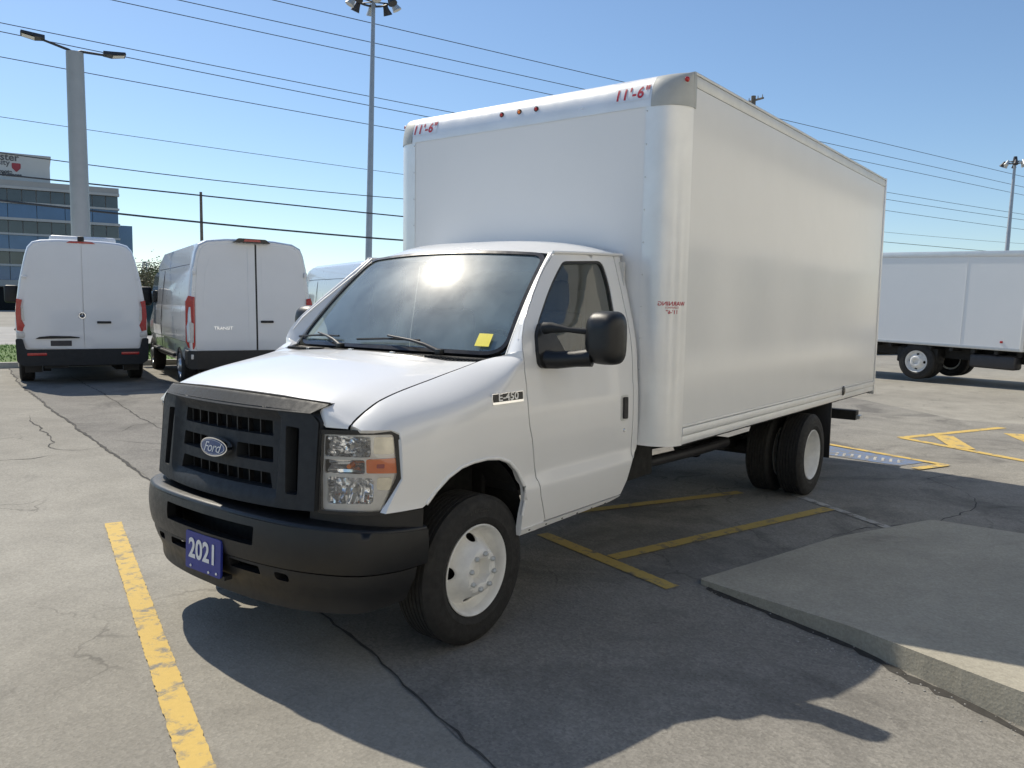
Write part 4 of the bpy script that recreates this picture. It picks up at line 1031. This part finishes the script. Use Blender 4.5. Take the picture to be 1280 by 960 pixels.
def transit(loc, label, rz=ST):
    van = empty('cargo_van', loc, rz, label, 'van', 'parked cargo vans')
    prof = [(.70, .38), (.93, .40), (.985, .52), (1.0, .78), (1.025, .80), (1.03, 1.05), (1.015, 1.12), (1.012, 1.25), (1.0, 1.36), (.985, 1.38), (.965, 1.70), (.93, 2.02), (.925, 2.04), (.88, 2.26), (.83, 2.38), (.70, 2.45), (.40, 2.485), (0, 2.50)]
    stn = [(.03, .03, None, 1, .035), (.05, .012, None, 1, .035), (.11, .002, None, 1, .03), (.25, 0, None, 1, .02), (.8, 0, None, 1, 0), (2.4, 0, None, 1, 0), (3.9, 0, 2.50, 1, 0), (4.3, 0, 2.42, .99, 0), (4.7, 0, 2.15, .975, 0), (5.15, 0, 1.6, .96, 0), (5.32, .0, 1.40, .95, 0), (5.75, .02, 1.22, .92, 0), (5.9, .05, 1.12, .86, 0)]
    loft('body', prof, stn, 'silverpaint' if 'left' in label or True else 'vanpaint', van, [(1.12, .36, .43), (4.85, .36, .43)])
    XB = .016; LN = .035
    P = rounded([(.0, .66), (.0, 2.405), (.70, 2.37), (.80, 2.28), (.85, 2.05), (.895, 1.45), (.90, .72), (.88, .66)], [.01, .01, .08, .08, .1, .1, .04, .04])
    # left door is wider and laps the right one
    dl = rpanel('rear_door', [(.9*0+max(a, .0) if a > .005 else -.055, b) for a, b in P], XB, LN, 'vanpaint', van, .03)
    dr = rpanel('rear_door', [(-a if a > .005 else -.085, b) for a, b in P], XB, LN, 'vanpaint', van, .03)
    rpanel('door_gasket', [(-.055, .60), (-.085, .60), (-.085, 2.41), (-.055, 2.41)], XB+.004, LN, 'black', dl, .02)
    obj('door_rib', *tube_data([(XB-.002, .06, .72), (XB+.05, .06, 2.34)], .008, 6), 'vanpaint', dl)
    rpanel('door_pressing', rounded([(.12, 1.35), (.12, 2.22), (.64, 2.2), (.73, 1.95), (.78, 1.35)], .05), XB-.004, LN, 'vanpaint', dl, .006)
    rpanel('door_pressing', rounded([(-.16, 1.35), (-.16, 2.22), (-.64, 2.2), (-.73, 1.95), (-.78, 1.35)], .05), XB-.004, LN, 'vanpaint', dr, .006)
    V, F = text_data('TRANSIT', .075); obj('model_lettering', [Vector((XB-.006, -v[0]+.47, v[1]+1.02)) for v in V], F, 'chrome', dl)
    box('door_handle', (XB-.028, -.34, 1.11), (XB+.01, -.13, 1.15), 'black', dr, .012)
    for s in (1, -1):
        t = [(.905, 1.52), (.99, 1.54), (1.03, 1.45), (1.035, .80), (1.0, .70), (.93, .68), (.91, .74)]
        lp = panel('tail_lamp', [(s*a, b) for a, b in t], [], lambda y, z: (.012+.9*max(0, abs(y)-.93), y, z), 'red', van, .05, (.05, 0, 0), BACK, 40)
        rpanel('reverse_lamp', rounded([(s*.93, 1.10), (s*.985, 1.12), (s*.98, .80), (s*.935, .78)], .02), .006, 0, 'lens_white', lp, .03)
        box('corner_lamp', (-.02, s*.93-.05, .52), (.06, s*.93+.05, .60), 'lens_white', van, .01)
        box('hinge', (.02, s*.90-.02, 1.88), (.06, s*.90+.03, 1.96), 'vanpaint', van, .006)
        m = box('mirror', (4.42, s*1.02 if s > 0 else -1.30, 1.35), (4.60, 1.30 if s > 0 else -1.02, 1.74), 'black', van, .06, 3)
        box('wheel_house', (.6, s*.50 if s > 0 else -.60, .2), (1.65, .60 if s > 0 else -.50, .9), 'void', van)
        wheel(1.12, s*.88, s, .35, .24, False, 'alloy', van); wheel(4.85, s*.88, s, .35, .24, False, 'alloy', van)
        so = rounded([(4.40, 1.42), (5.0, 1.42), (4.66, 1.95), (4.30, 2.02), (3.95, 2.02), (3.95, 1.42)], .05)
        panel('side_glass', so, [], lambda x, z, s=s: (x, s*(yprof(prof, z)*.99+.008), z), 'darkglass', van, .15, None, (0, s, 0))
        obj('side_cladding', *tube_data([(1.6, s*1.0, .50), (4.4, s*1.0, .50)], .035, 8), 'plastic', van, 50)
        obj('roof_channel', *tube_data([(.3, s*.918, 2.05), (3.9, s*.918, 2.06)], .008, 6), 'darkmetal', van)
        obj('door_seam', *tube_data([(3.1, s*1.0, .5), (3.1, s*1.035, .95), (3.1, s*1.015, 1.3), (3.1, s*.968, 1.75), (3.1, s*.93, 2.02)], .005, 4), 'darkmetal', van)
    bo_ = rounded([(-1.0, .36), (1.0, .36), (1.03, .42), (1.03, .66), (.90, .655), (-.90, .655), (-1.03, .66), (-1.03, .42)], .03)
    panel('rear_bumper', bo_, [], lambda y, z: (-.06+.6*max(0, abs(y)-.88)+.05*abs(z-.52), y, z), 'black', van, .08, (.25, 0, 0), BACK, 40)
    box('underbody', (.1, -.60, .28), (5.6, .60, .44), 'chassis', van)
    hb = rpanel('high_brake_light', rounded([(.30, 2.42), (-.30, 2.42), (-.22, 2.485), (.22, 2.49)], .02), -.03, 0, 'gloss_black', van, .12)
    rpanel('brake_lens', [(.14, 2.44), (-.14, 2.44), (-.12, 2.475), (.12, 2.475)], -.034, 0, 'red', hb, .01)
    panel('windscreen', rounded([(-.80, 1.46), (.80, 1.46), (.70, 2.1), (-.70, 2.1)], .06), [], lambda y, z: (lerp(5.30, 4.78, (z-1.4)/.7)+.015, y, z+.02), 'darkglass', van, .2, None, (1, 0, 0))
    return van
def at(px, py, d):
    v = _d+_r2*((px-640)/997.85)-_u2*((py-480)/997.85); return CAM+v*d
def put(px, d):
    p = at(px, 380, d); return (p.x, p.y, gz(p.x, p.y))
sprinter(put(104, 13.55), 'white van with roof unit, blank dark plate and round emblem on rear doors')
transit(put(316, 13.25), 'silver-white van with wide dark door joint, second from the left edge')
tp = put(463, 18.6); transit((tp[0]-.55, tp[1]+.3, tp[2]), 'white van mostly hidden behind the truck windshield and hood')

# ------------------------------------------------------------------ box truck parked behind on the right
HB = R(75)
rt = empty('box_truck', (0, 0, 0), HB, 'plain white box truck parked side-on at the right edge behind', 'box truck')
fp = at(1276, 446, 17.9)   # lower front corner of its box
rt.location = (fp.x, fp.y, 0); rt.rotation_euler = (0, R(1.6), HB)
BLn = 6.4; bz0, bz1 = .86, 3.12
# local axes: x forward (to the right in the photo), y to its left (away from the camera), so the near side is y = 0 .. -
rt2 = rt
sd = box('box_wall', (-BLn, .0, bz0+.07), (0, 2.4, bz1-.13), 'sheet', rt)
box('bottom_rail', (-BLn, -.012, bz0), (0, 2.412, bz0+.068), 'alu_dull', rt, .004)
box('top_rail', (-BLn, -.012, bz1-.128), (0, 2.412, bz1), 'alu', rt, .004)
box('front_post', (-.07, -.014, bz0+.002), (.012, 2.414, bz1+.004), 'alu', rt, .02)
box('rear_post', (-BLn-.02, -.016, bz0-.03), (-BLn+.06, 2.416, bz1+.006), 'alu_dull', rt, .005)
for x in (-1.35,):
    box('panel_joint', (x, -.006, bz0+.07), (x+.008, .004, bz1-.13), 'sheet', sd)
box('side_marker', (-.48, -.012, bz0+.17), (-.42, .0, bz0+.22), 'red', rt, .004)
boxes('chassis_frame', [((-BLn+.2, .55, .55), (2.0, .67, .80)), ((-BLn+.2, 1.73, .55), (2.0, 1.85, .80))]+[((x, .05, bz0-.10), (x+.08, 2.35, bz0-.001)) for x in [-BLn+.3+.5*i for i in range(12)]], 'chassis', rt)
def wl_(cx, cy, sgn, deep, rr): wheel(cx, cy, sgn, rr, .25, deep, 'rim', rt)
rq = R(75)
def tolocal(p):
    d = Vector((p.x-fp.x, p.y-fp.y)); return d.x*math.cos(HB)+d.y*math.sin(HB), -d.x*math.sin(HB)+d.y*math.cos(HB)
wp = at(1135, 460, 19.6); lx, ly = tolocal(wp)
for yy, sg in ((.14, -1), (.44, -1), (1.96, 1), (2.26, 1)): wl_(lx, yy, sg, False, .44)
for yy, sg in ((.22, -1), (2.18, 1)): wl_(1.25, yy, sg, False, .44)
box('fuel_tank', (-1.15, .10, .42), (-.15, .50, .74), 'darkmetal', rt, .06, 3)
boxes('tank_bracket', [((-1.2, .25, .72), (-1.1, .6, .86)), ((-.2, .25, .72), (-.1, .6, .86))], 'chassis', rt)
box('tool_box', (-2.9, .15, .40), (-1.9, .55, .78), 'chassis', rt, .03)
# its cab
cab = loft('cab', [(.75, .60), (1.0, .65), (1.05, 1.0), (1.04, 1.5), (.95, 2.1), (.86, 2.35), (.6, 2.45), (0, 2.48)], [(.15, .0, None, 1, 0), (.22, 0, None, 1, 0), (1.2, 0, 2.48, 1, 0), (1.5, 0, 2.35, .99, 0), (2.0, 0, 1.7, .97, 0), (2.1, 0, 1.55, .96, 0), (2.6, .03, 1.4, .9, 0), (2.7, .08, 1.3, .85, 0)], 'vanpaint', rt)
cab.location = (0, 1.2, 0)
panel('cab_side_glass', rounded([(.55, 1.5), (1.75, 1.5), (1.4, 2.15), (.55, 2.2)], .06), [], lambda x, z: (x, 1.2-lerp(1.05, .95, (z-1.5)/.6), z), 'darkglass', rt, .2, None, (0, -1, 0))
box('cab_step', (.3, .2, .45), (1.0, .5, .62), 'chassis', rt, .02)

# ------------------------------------------------------------------ passing vehicles seen in gaps
def car(name, loc, rz, label, mat, L=4.6, H=1.7, pick=False):
    e = empty(name, loc, rz, label, 'car' if not pick else 'pickup')
    if pick:
        ro = [(0, .55), (0, 1.12), (.0, 1.15), (1.75, 1.15), (1.8, 1.82), (2.2, 1.9), (3.3, 1.88), (3.95, 1.22), (5.2, 1.12), (5.35, .9), (5.35, .5)]
        L = 5.35
        gl = [(1.95, 1.25), (1.95, 1.75), (3.2, 1.77), (3.75, 1.25)]
    else:
        ro = [(0, .5), (-.02, .9), (.1, 1.15), (.45, 1.62), (.8, H), (2.4, H), (3.35, 1.12), (4.4, .98), (4.6, .75), (4.6, .4)]
        gl = [(.35, 1.12), (.65, 1.58), (2.3, 1.58), (3.05, 1.12)]
    def prof(p, k): return [(a, b) for a, b in p]
    ro = rounded(ro, .12, 3)
    V, F = panel_data(ro, [], lambda x, z: (x, .92-.16*max(0, z-1.05), z), .2, None, (0, 1, 0))
    nv = len(V); V2, F2 = mir(V, F)
    ring = []
    pts = resample(ro, .2); n = len(pts)
    RV = []; RF = []
    for x, z in pts:
        y = .92-.16*max(0, z-1.05); RV += [(x, y, z), (x, -y, z)]
    for i in range(n): a = 2*i; b = 2*((i+1) % n); RF.append((a, b, b+1, a+1))
    V, F = merge([(V, F), (V2, F2), (RV, RF)]); obj('body', V, F, mat, e, 30)
    for s in (1, -1):
        panel('side_glass', rounded(gl, .06), [], lambda x, z, s=s: (x, s*(.93-.16*max(0, z-1.05)), z), 'darkglass', e, .3, None, (0, s, 0))
        for x in (.85, L-.95):
            wheel(x, s*.82, s, .34, .22, False, 'alloy', e)
            V, F = lathe_data([(0, 0), (.42, 0), (.42, .01)], 32); obj('arch', [Vector((v[0]+x, s*(.922+v[1]*.3), v[2]+.36)) for v in V], F, 'void', e)
        box('lamp', (L-.1, s*.7-.15, .78), (L+.012, s*.7+.15, .92), 'lens_white', e, .02); box('tail_lamp', (-.03, s*.75-.1, .8), (.08, s*.75+.1, 1.05), 'red', e, .02)
    return e
p = at(193, 395, 21.5); car('parked_car', (p.x, p.y, gz(p.x, p.y)), ST+.0, 'dark green car with pale roof glimpsed between the two vans', 'darkgreen')
p = at(-62, 390, 30); car('pickup_truck', (p.x, p.y, GZ), R(160)-math.pi, 'white pickup truck on the road at the left edge', 'vanpaint', pick=True)

# ------------------------------------------------------------------ lawn and road behind the vans
wd = Vector((math.cos(R(158.4)), math.sin(R(158.4)))); wnm = Vector((math.cos(ST), math.sin(ST)))
def strip(name, d0, d1, a0, a1, mat, dz, label, cat, kind='structure'):
    o = Vector((CAM.x, CAM.y)); P = [o+wnm*d0+wd*a0, o+wnm*d1+wd*a0, o+wnm*d1+wd*a1, o+wnm*d0+wd*a1]
    return tag(obj(name, [(q.x, q.y, .25+dz) for q in P], [(0, 1, 2, 3)], mat), label, cat, None, kind)
strip('lawn', 19.6, 27.5, -30, 40, 'grassbase', .10, 'strip of green lawn beyond the parked vans', 'lawn')
k0 = Vector((CAM.x, CAM.y))+wnm*19.45; V = []
a = k0+wd*-30; b = k0+wd*40
kb = boxes('lawn_kerb', [((-30, 0, .20), (40, .15, .37))], 'concrete'); kb.matrix_world = Matrix(((wd.x, wnm.x, 0, k0.x), (wd.y, wnm.y, 0, k0.y), (0, 0, 1, 0), (0, 0, 0, 1)))
tag(kb, 'low concrete kerb edging the lawn', 'kerb', None, 'structure')
strip('road', 28.5, 48, -200, 200, 'road', .012, 'pale road running behind the lawn', 'road')
V = []; F = []
for i in range(9000):
    q = Vector((CAM.x, CAM.y))+wnm*random.uniform(19.65, 27.3)+wd*random.uniform(-9, 9); h = random.uniform(.03, .09); a = random.uniform(0, 6.28); w = random.uniform(.008, .016); k = len(V)
    V += [(q.x-w*math.cos(a), q.y-w*math.sin(a), .35), (q.x+w*math.cos(a), q.y+w*math.sin(a), .35), (q.x+random.gauss(0, .03), q.y+random.gauss(0, .03), .35+h)]; F.append((k, k+1, k+2))
tag(obj('grass', V, F, 'grass'), 'mown green grass on the lawn strip at left', 'grass', None, 'stuff')

# ------------------------------------------------------------------ lamp post, mast lights, poles
p = at(101, 285, 17.6); z0 = gz(p.x, p.y)
lpst = empty('lamp_post', (p.x, p.y, z0), ST, 'thick grey lamp post with two flat heads behind the left van', 'lamp post')
ztop = at(94, 72, 17.6).z-z0
V, F = tube_data([(0, 0, 0), (0, 0, .3), (0, 0, .31), (0, 0, ztop)], [.29, .29, .205, .172], 28); obj('post', V, F, 'greypole', lpst, 50)
for s, ang in ((1, 10), (-1, -2)):
    a = R(ang)
    ar = tube('arm', [(0, 0, ztop-.02), (0, s*.12, ztop+.04), (0, s*.62, ztop+.06+.62*math.tan(a))], [.035, .03, .024], 'darkmetal', lpst, 8)
    z = ztop+.06+.62*math.tan(a)
    hd = obj('lamp_head', [(q[0]*.72, s*(q[1]*.72+.55), q[2]*.72+z) for q in [(-.16, 0, .0), (.16, 0, .0), (.24, .25, -.01), (.24, .62, .06), (-.24, .62, .06), (-.24, .25, -.01), (-.13, 0, .10), (.13, 0, .10), (.2, .25, .10), (.2, .6, .13), (-.2, .6, .13), (-.2, .25, .10)]],
        [(5, 4, 3, 2, 1, 0), (6, 7, 8, 9, 10, 11), (0, 1, 7, 6), (1, 2, 8, 7), (2, 3, 9, 8), (3, 4, 10, 9), (4, 5, 11, 10), (5, 0, 6, 11)], 'darkmetal', lpst)
    obj('lamp_lens', [(-.12, s*.74, z-.010), (.12, s*.74, z-.010), (.12, s*.97, z+.028), (-.12, s*.97, z+.028)], [(0, 1, 2, 3)], 'lens_white', hd)
def mast(px, py_top, px_base, d, label, rad):
    b = at(px_base, 378, d); zt = at(px, py_top, d).z; g = gz(b.x, b.y)
    e = empty('mast_light', (b.x, b.y, g), YAW, label, 'mast light', 'tall mast lights'); H = zt-g
    # slight real lean of the mast, as in the photo
    tp = at(px, py_top, d); dx = tp-b; lx = dx.x*math.cos(YAW)+dx.y*math.sin(YAW); ly = -dx.x*math.sin(YAW)+dx.y*math.cos(YAW)
    V, F = tube_data([(0, 0, 0), (lx*.5, ly*.5, H*.5), (lx, ly, H)], [rad*1.25, rad, rad*.62], 16); obj('mast', V, F, 'steel', e, 50)
    ring = [(lx+.95*math.cos(2*math.pi*k/24), ly+.95*math.sin(2*math.pi*k/24), H-.2) for k in range(25)]
    rg = tube('head_ring', ring, .06, 'darkmetal', e, 6)
    V, F = merge([tube_data([(lx, ly, H-.3), (lx+.95*math.cos(q), ly+.95*math.sin(q), H-.2)], .04, 6) for q in [2*math.pi*k/6 for k in range(6)]]); obj('ring_spoke', V, F, 'darkmetal', rg)
    for k in range(8):
        q = 2*math.pi*k/8+.3; c, s = math.cos(q), math.sin(q)
        V, F = tube_data([(0, 0, .28), (.05, 0, .16), (.14, 0, -.02), (.30, 0, -.26), (.32, 0, -.30)], [.08, .14, .17, .26, .27], 14)
        obj('floodlight', [(lx+(1.05+v[0])*c-v[1]*s, ly+(1.05+v[0])*s+v[1]*c, H-.30+v[2]) for v in V], F, 'darkmetal' if k % 2 else 'alu_dull', e, 40)
    tube('top_cap', [(lx, ly, H-.1), (lx, ly, H+.5)], [.28, .18], 'darkmetal', e, 10)
    return e
mast(467, -4, 459, 46, 'tall grey mast with a round cluster of floodlights left of the truck box', .17)
mast(1269, 201, 1252, 95, 'distant tall mast with floodlights at the right edge', .24)
def upole(px, py, d, h_cross, label, rad=.15, arms=True):
    t = at(px, py, d); g = gz(t.x, t.y); H = t.z-g
    e = empty('utility_pole', (t.x, t.y, g), R(158.4), label, 'utility pole', 'utility poles along the road')
    obj('pole', *tube_data([(0, 0, 0), (0, 0, H)], [rad*1.25, rad*.8], 10), 'wood', e, 50)
    if arms:
        ca = box('cross_arm', (-.06, -1.0, H-h_cross-.06), (.06, 1.0, H-h_cross+.06), 'wood', e)
        for y in (-.9, -.45, .45, .9): obj('insulator', *tube_data([(0, y, H-h_cross+.05), (0, y, H-h_cross+.28)], [.05, .03], 8), 'greypole', ca, 50)
    return e
upole(251, 240, 42, 3.4, 'thin wooden utility pole rising behind the second van', .085)
upole(942, 120, 62, .35, 'utility pole top peeping over the roof edge of the cargo box', .22)
# lattice pylon far off
p = at(183, 380, 260); py = empty('lattice_pylon', (p.x, p.y, GZ), YAW, 'distant lattice power pylon between the two left vans', 'pylon')
H = at(183, 328, 260).z; prt = []
for sx in (-1, 1):
    for sy in (-1, 1): prt.append(tube_data([(sx*2.2, sy*2.2, 0), (sx*.5, sy*.5, H)], [.22, .14], 5))
for k in range(8):
    z0_, z1_ = H*k/8, H*(k+1)/8; w0 = lerp(2.2, .5, k/8); w1 = lerp(2.2, .5, (k+1)/8)
    for sx in (-1, 1): prt += [tube_data([(sx*w0, -w0, z0_), (sx*w1, w1, z1_)], .1, 4), tube_data([(sx*w0, w0, z0_), (sx*w1, -w1, z1_)], .1, 4), tube_data([(-w0, sx*w0, z0_), (w1, sx*w1, z1_)], .1, 4)]
obj('tower', *merge(prt), 'steel', py)
obj('pylon_arm', *merge([tube_data([(0, -5, z), (0, 5, z)], .16, 5) for z in (H*.72, H*.86, H*.97)]), 'steel', py)
# overhead wires: run parallel to the road, each hung in its own vertical plane
def wire(pts, d, r, label):
    c = Vector((CAM.x, CAM.y)).dot(wnm)+d; A = []
    for px, py in pts:
        v = _d+_r2*((px-640)/997.85)-_u2*((py-480)/997.85); t = (c-Vector((CAM.x, CAM.y)).dot(wnm))/(v.x*wnm.x+v.y*wnm.y); q = CAM+v*t
        A.append((q.x*wd.x+q.y*wd.y, q.z))
    # parabola through three points, or a line with a small sag
    (x0, y0), (x1, y1), (x2, y2) = A[0], A[len(A)//2], A[-1]; low = pts[-1][0] < 600 
    xa, xb = x0-25, min(x2+60, x0+400); P = []
    sl = (y2-y0)/(x2-x0)
    cq = ((y1-y0)/(x1-x0)-(y2-y0)/(x2-x0))/(x1-x2)
    cq = max(-.00002, min(.0016, cq))
    for k in range(41):
        x = lerp(xa, xb, k/40); z = y0+sl*(x-x0)+cq*(x-x0)*(x-x2)
        if low and x > x2: z = y2
        q = wnm*c+wd*x; P.append((q.x, q.y, z))
    tag(tube('overhead_wire', P, r, 'wire', None, 5), label, 'wire', 'overhead wires')
WN = 0
wl_ = [([(140, 0), (520, 88.6), (1057, 197), (1280, 244)], 62, .030, 'overhead wire touching the top edge at left, third of the highest three'),
       ([(223, 0), (520, 71), (966, 143), (1280, 234)], 60, .030, 'overhead wire, middle one of the highest three'),
       ([(341, 0), (600, 61), (942, 120), (1259, 216)], 58, .030, 'topmost overhead wire crossing behind the tall mast'),
       ([(0, 28.4), (520, 139), (1107, 240), (1280, 268)], 66, .030, 'upper of two close overhead wires at the height of the lamp post top'),
       ([(0, 39.4), (512, 144), (1107, 249), (1280, 275)], 64, .030, 'lower of two close overhead wires at the height of the lamp post top'),
       ([(0, 71), (504, 167), (1107, 263), (1280, 287)], 68, .030, 'overhead wire meeting the corner of the box front cap'),
       ([(0, 146), (252, 184), (504, 218), (1105, 290)], 70, .022, 'faint overhead wire passing above the sign on the building'),
       ([(0, 191), (65, 201), (252, 224), (504, 248.6)], 42, .022, 'thin overhead wire crossing the building sign'),
       ([(0, 218), (252, 246), (400, 260), (504, 271)], 40.5, .034, 'thick dark cable, upper of the two lowest'),
       ([(0, 250.6), (252, 280), (400, 292), (504, 300.6)], 39.5, .044, 'thickest and lowest dark cable above the vans')]
for a in wl_: wire(*a)

# ------------------------------------------------------------------ office building
BD = 118.
def bpix(px, py):
    v = _d+_r2*((px-640)/997.85)-_u2*((py-480)/997.85); t = BD/(v.x*wnm.x+v.y*wnm.y); q = CAM+v*t
    o = Vector((CAM.x, CAM.y))+wnm*BD; return (Vector((q.x, q.y))-o).dot(wd), q.z
o0 = Vector((CAM.x, CAM.y))+wnm*BD
bld = empty('office_building', (o0.x, o0.y, 0), R(158.4), 'glass and concrete office block with university sign at far left', 'building')
# local: x along the facade (to the right in the photo), -y towards ... depth grows along -y? keep facade at y = 0 facing the camera
xr, zr = bpix(147, 236); xl = bpix(-150, 236)[0]; ztop_ = zr; fh = 36*BD/998
yb = 1 if Vector((-math.sin(R(158.4)), math.cos(R(158.4)))).dot(wnm) > 0 else -1
def bx(name, x0, x1, z0_, z1_, d0, d1, mat, parent=bld):
    ya, yb_ = sorted((yb*d0, yb*d1)); return box(name, (x0, ya, z0_), (x1, yb_, z1_), mat, parent)
bx('wall', xl, xr, .35, ztop_-.02, .5, 40, 'bconc')
bx('parapet', xl-.1, xr+.1, ztop_-.7, ztop_, -.35, .49, 'bconc')
zc = ztop_-.7; fl = 0; split = bpix(46, 250)[0]
while zc > 6:
    wt, sp_ = fh*.36, fh*.40
    bx('ledge', xl, xr+.15, zc-.32, zc-.001, -.45, .49, 'ledge')
    z1_ = zc-.33; z0_ = z1_-wt
    x = xl; k = 0
    while x < xr-.2:
        x2 = min(x+1.55, xr)
        pn = bx('window_pane', x+.06, x2-.06, z0_, z1_, .05, .3, 'bandglass'); x = x2
    bx('mullion_backing', xl, xr, z0_, z1_, .31, .49, 'ledge')
    bx('ledge', xl, xr+.12, z0_-.25, z0_-.001, -.3, .49, 'ledge')
    zs0 = z0_-.26-sp_; x = xl
    while x < xr-.2:
        x2 = min(x+3.1, xr); bx('spandrel_panel', x+.03, x2-.03, zs0, z0_-.26, -.05, .3, 'spandrel'); x = x2
    zc = zs0-.02; fl += 1
    if fl == 1: pass
bx('annex_wall', xr+.2, xr+1.9, .35, ztop_-fh*1.05, 3, 20, 'spandrel')
bx('base_band', xl, xr+.2, 3.2, zc, -.3, .49, 'bconc')
bx('base_opening', xl+1, xr-1, .35, 3.1, .2, .49, 'void')
xs1, zs1 = bpix(62, 196); xs0 = bpix(-120, 190)[0]
sg = bx('sign_wall', xs0, xs1, ztop_-.1, zs1, 1.5, 14, 'signwall')
bx('sign_coping', xs0-.1, xs1+.15, zs1+.001, zs1+.25, 1.4, 14.1, 'ledge', sg)
def sgt(s, size, px, py, right=True, mat='grey_text', bold=0.):
    V, F = text_data(s, size, bold=bold); mx = max(v[0] for v in V); x0, z0_ = bpix(px, py)
    obj('sign_lettering', [(v[0]-mx+x0, yb*1.46, v[1]+z0_) for v in V], F, mat, sg)
sgt('McMaster', 1.25, 23.5, 195.5, bold=.02); sgt('University', .95, 12, 201.5, bold=.01); sgt('DeGroote', .62, 15, 213, bold=.03); sgt('School of Business', .62, 27, 217.5, bold=.03)
x0, z0_ = bpix(20, 207)
panel('sign_crest', rounded([(-.48, .5), (.48, .5), (.48, -.1), (.0, -.6), (-.48, -.1)], .12), [], lambda a, b: (a+x0, yb*1.47, b+z0_), 'maroon', sg, .3, None, None)
# ------------------------------------------------------------------ trees
def tree(loc, h, cr, label, leaf, nl, seed):
    rnd = random.Random(seed); e = empty('tree', loc, 0, label, 'tree', 'trees on the skyline')
    prt = []; tips = []
    def branch(p, d, L, r, lev):
        q = p+d*L*.5+Vector((rnd.gauss(0, .06), rnd.gauss(0, .06), 0))*L; q2 = p+d*L
        prt.append(tube_data([p, q, q2], [r, r*.8, r*.6], 6)); tips.append(q2)
        if lev < 4:
            for k in range(3):
                dd = (d+Vector((rnd.gauss(0, .55), rnd.gauss(0, .55), rnd.uniform(-.1, .45)))).normalized(); branch(q2 if k else q, dd, L*rnd.uniform(.55, .8), r*.6, lev+1)
    branch(Vector((0, 0, 0)), Vector((0, 0, 1)), h*.34, h*.028, 0)
    obj('trunk', *merge(prt), 'bark', e, 60)
    V = []; F = []
    for i in range(nl):
        c = rnd.choice(tips[4:])+Vector((rnd.gauss(0, 1), rnd.gauss(0, 1), rnd.gauss(0, .8)))*cr*.16; s = rnd.uniform(.05, .13)*h/6
        a = Vector((rnd.gauss(0, 1), rnd.gauss(0, 1), rnd.gauss(0, 1))).normalized(); b = a.cross(Vector((rnd.gauss(0, 1), rnd.gauss(0, 1), rnd.gauss(0, 1)))).normalized(); k = len(V)
        V += [c-a*s, c+b*s*.6, c+a*s, c-b*s*.6]; F.append((k, k+1, k+2, k+3))
    obj('crown', V, F, leaf, e); return e
for i, (px, d, h, leaf, lab) in enumerate([(186, 50, 3.9, 'leaf', 'brownish budding tree seen between the two left vans'), (196, 60, 4.6, 'leafgreen', 'green tree partly hidden by the second van'), (178, 70, 4.9, 'leaf', 'small budding tree just right of the first van')]):
    p = at(px, 380, d); tree((p.x, p.y, GZ), h, h*.7, lab, leaf, 2200, 11+i)
# ------------------------------------------------------------------ dealership front across the lot (out of view, mirrored in the box side)
dl = empty('showroom_building', (-8, 7.6, 0), 0, 'pale showroom front with windows, mirrored in the side of the cargo box', 'building')
box('wall', (-26, 0, 0), (24, 8, 6.2), 'stucco', dl); box('parapet', (-26.2, -.2, 6.2), (24.2, 8, 6.7), 'bconc', dl)
for i in range(10):
    x = -22+i*4.5; w = box('window', (x, -.06, .6), (x+2.6, .05, 3.2), 'bandglass', dl); boxes('window_frame', [((x-.1, -.1, .5), (x+2.7, -.061, .6)), ((x-.1, -.1, 3.2), (x+2.7, -.061, 3.32)), ((x-.1, -.1, .6), (x, -.061, 3.2)), ((x+2.6, -.1, .6), (x+2.7, -.061, 3.2)), ((x+1.26, -.1, .6), (x+1.34, -.061, 3.2))], 'white', w)
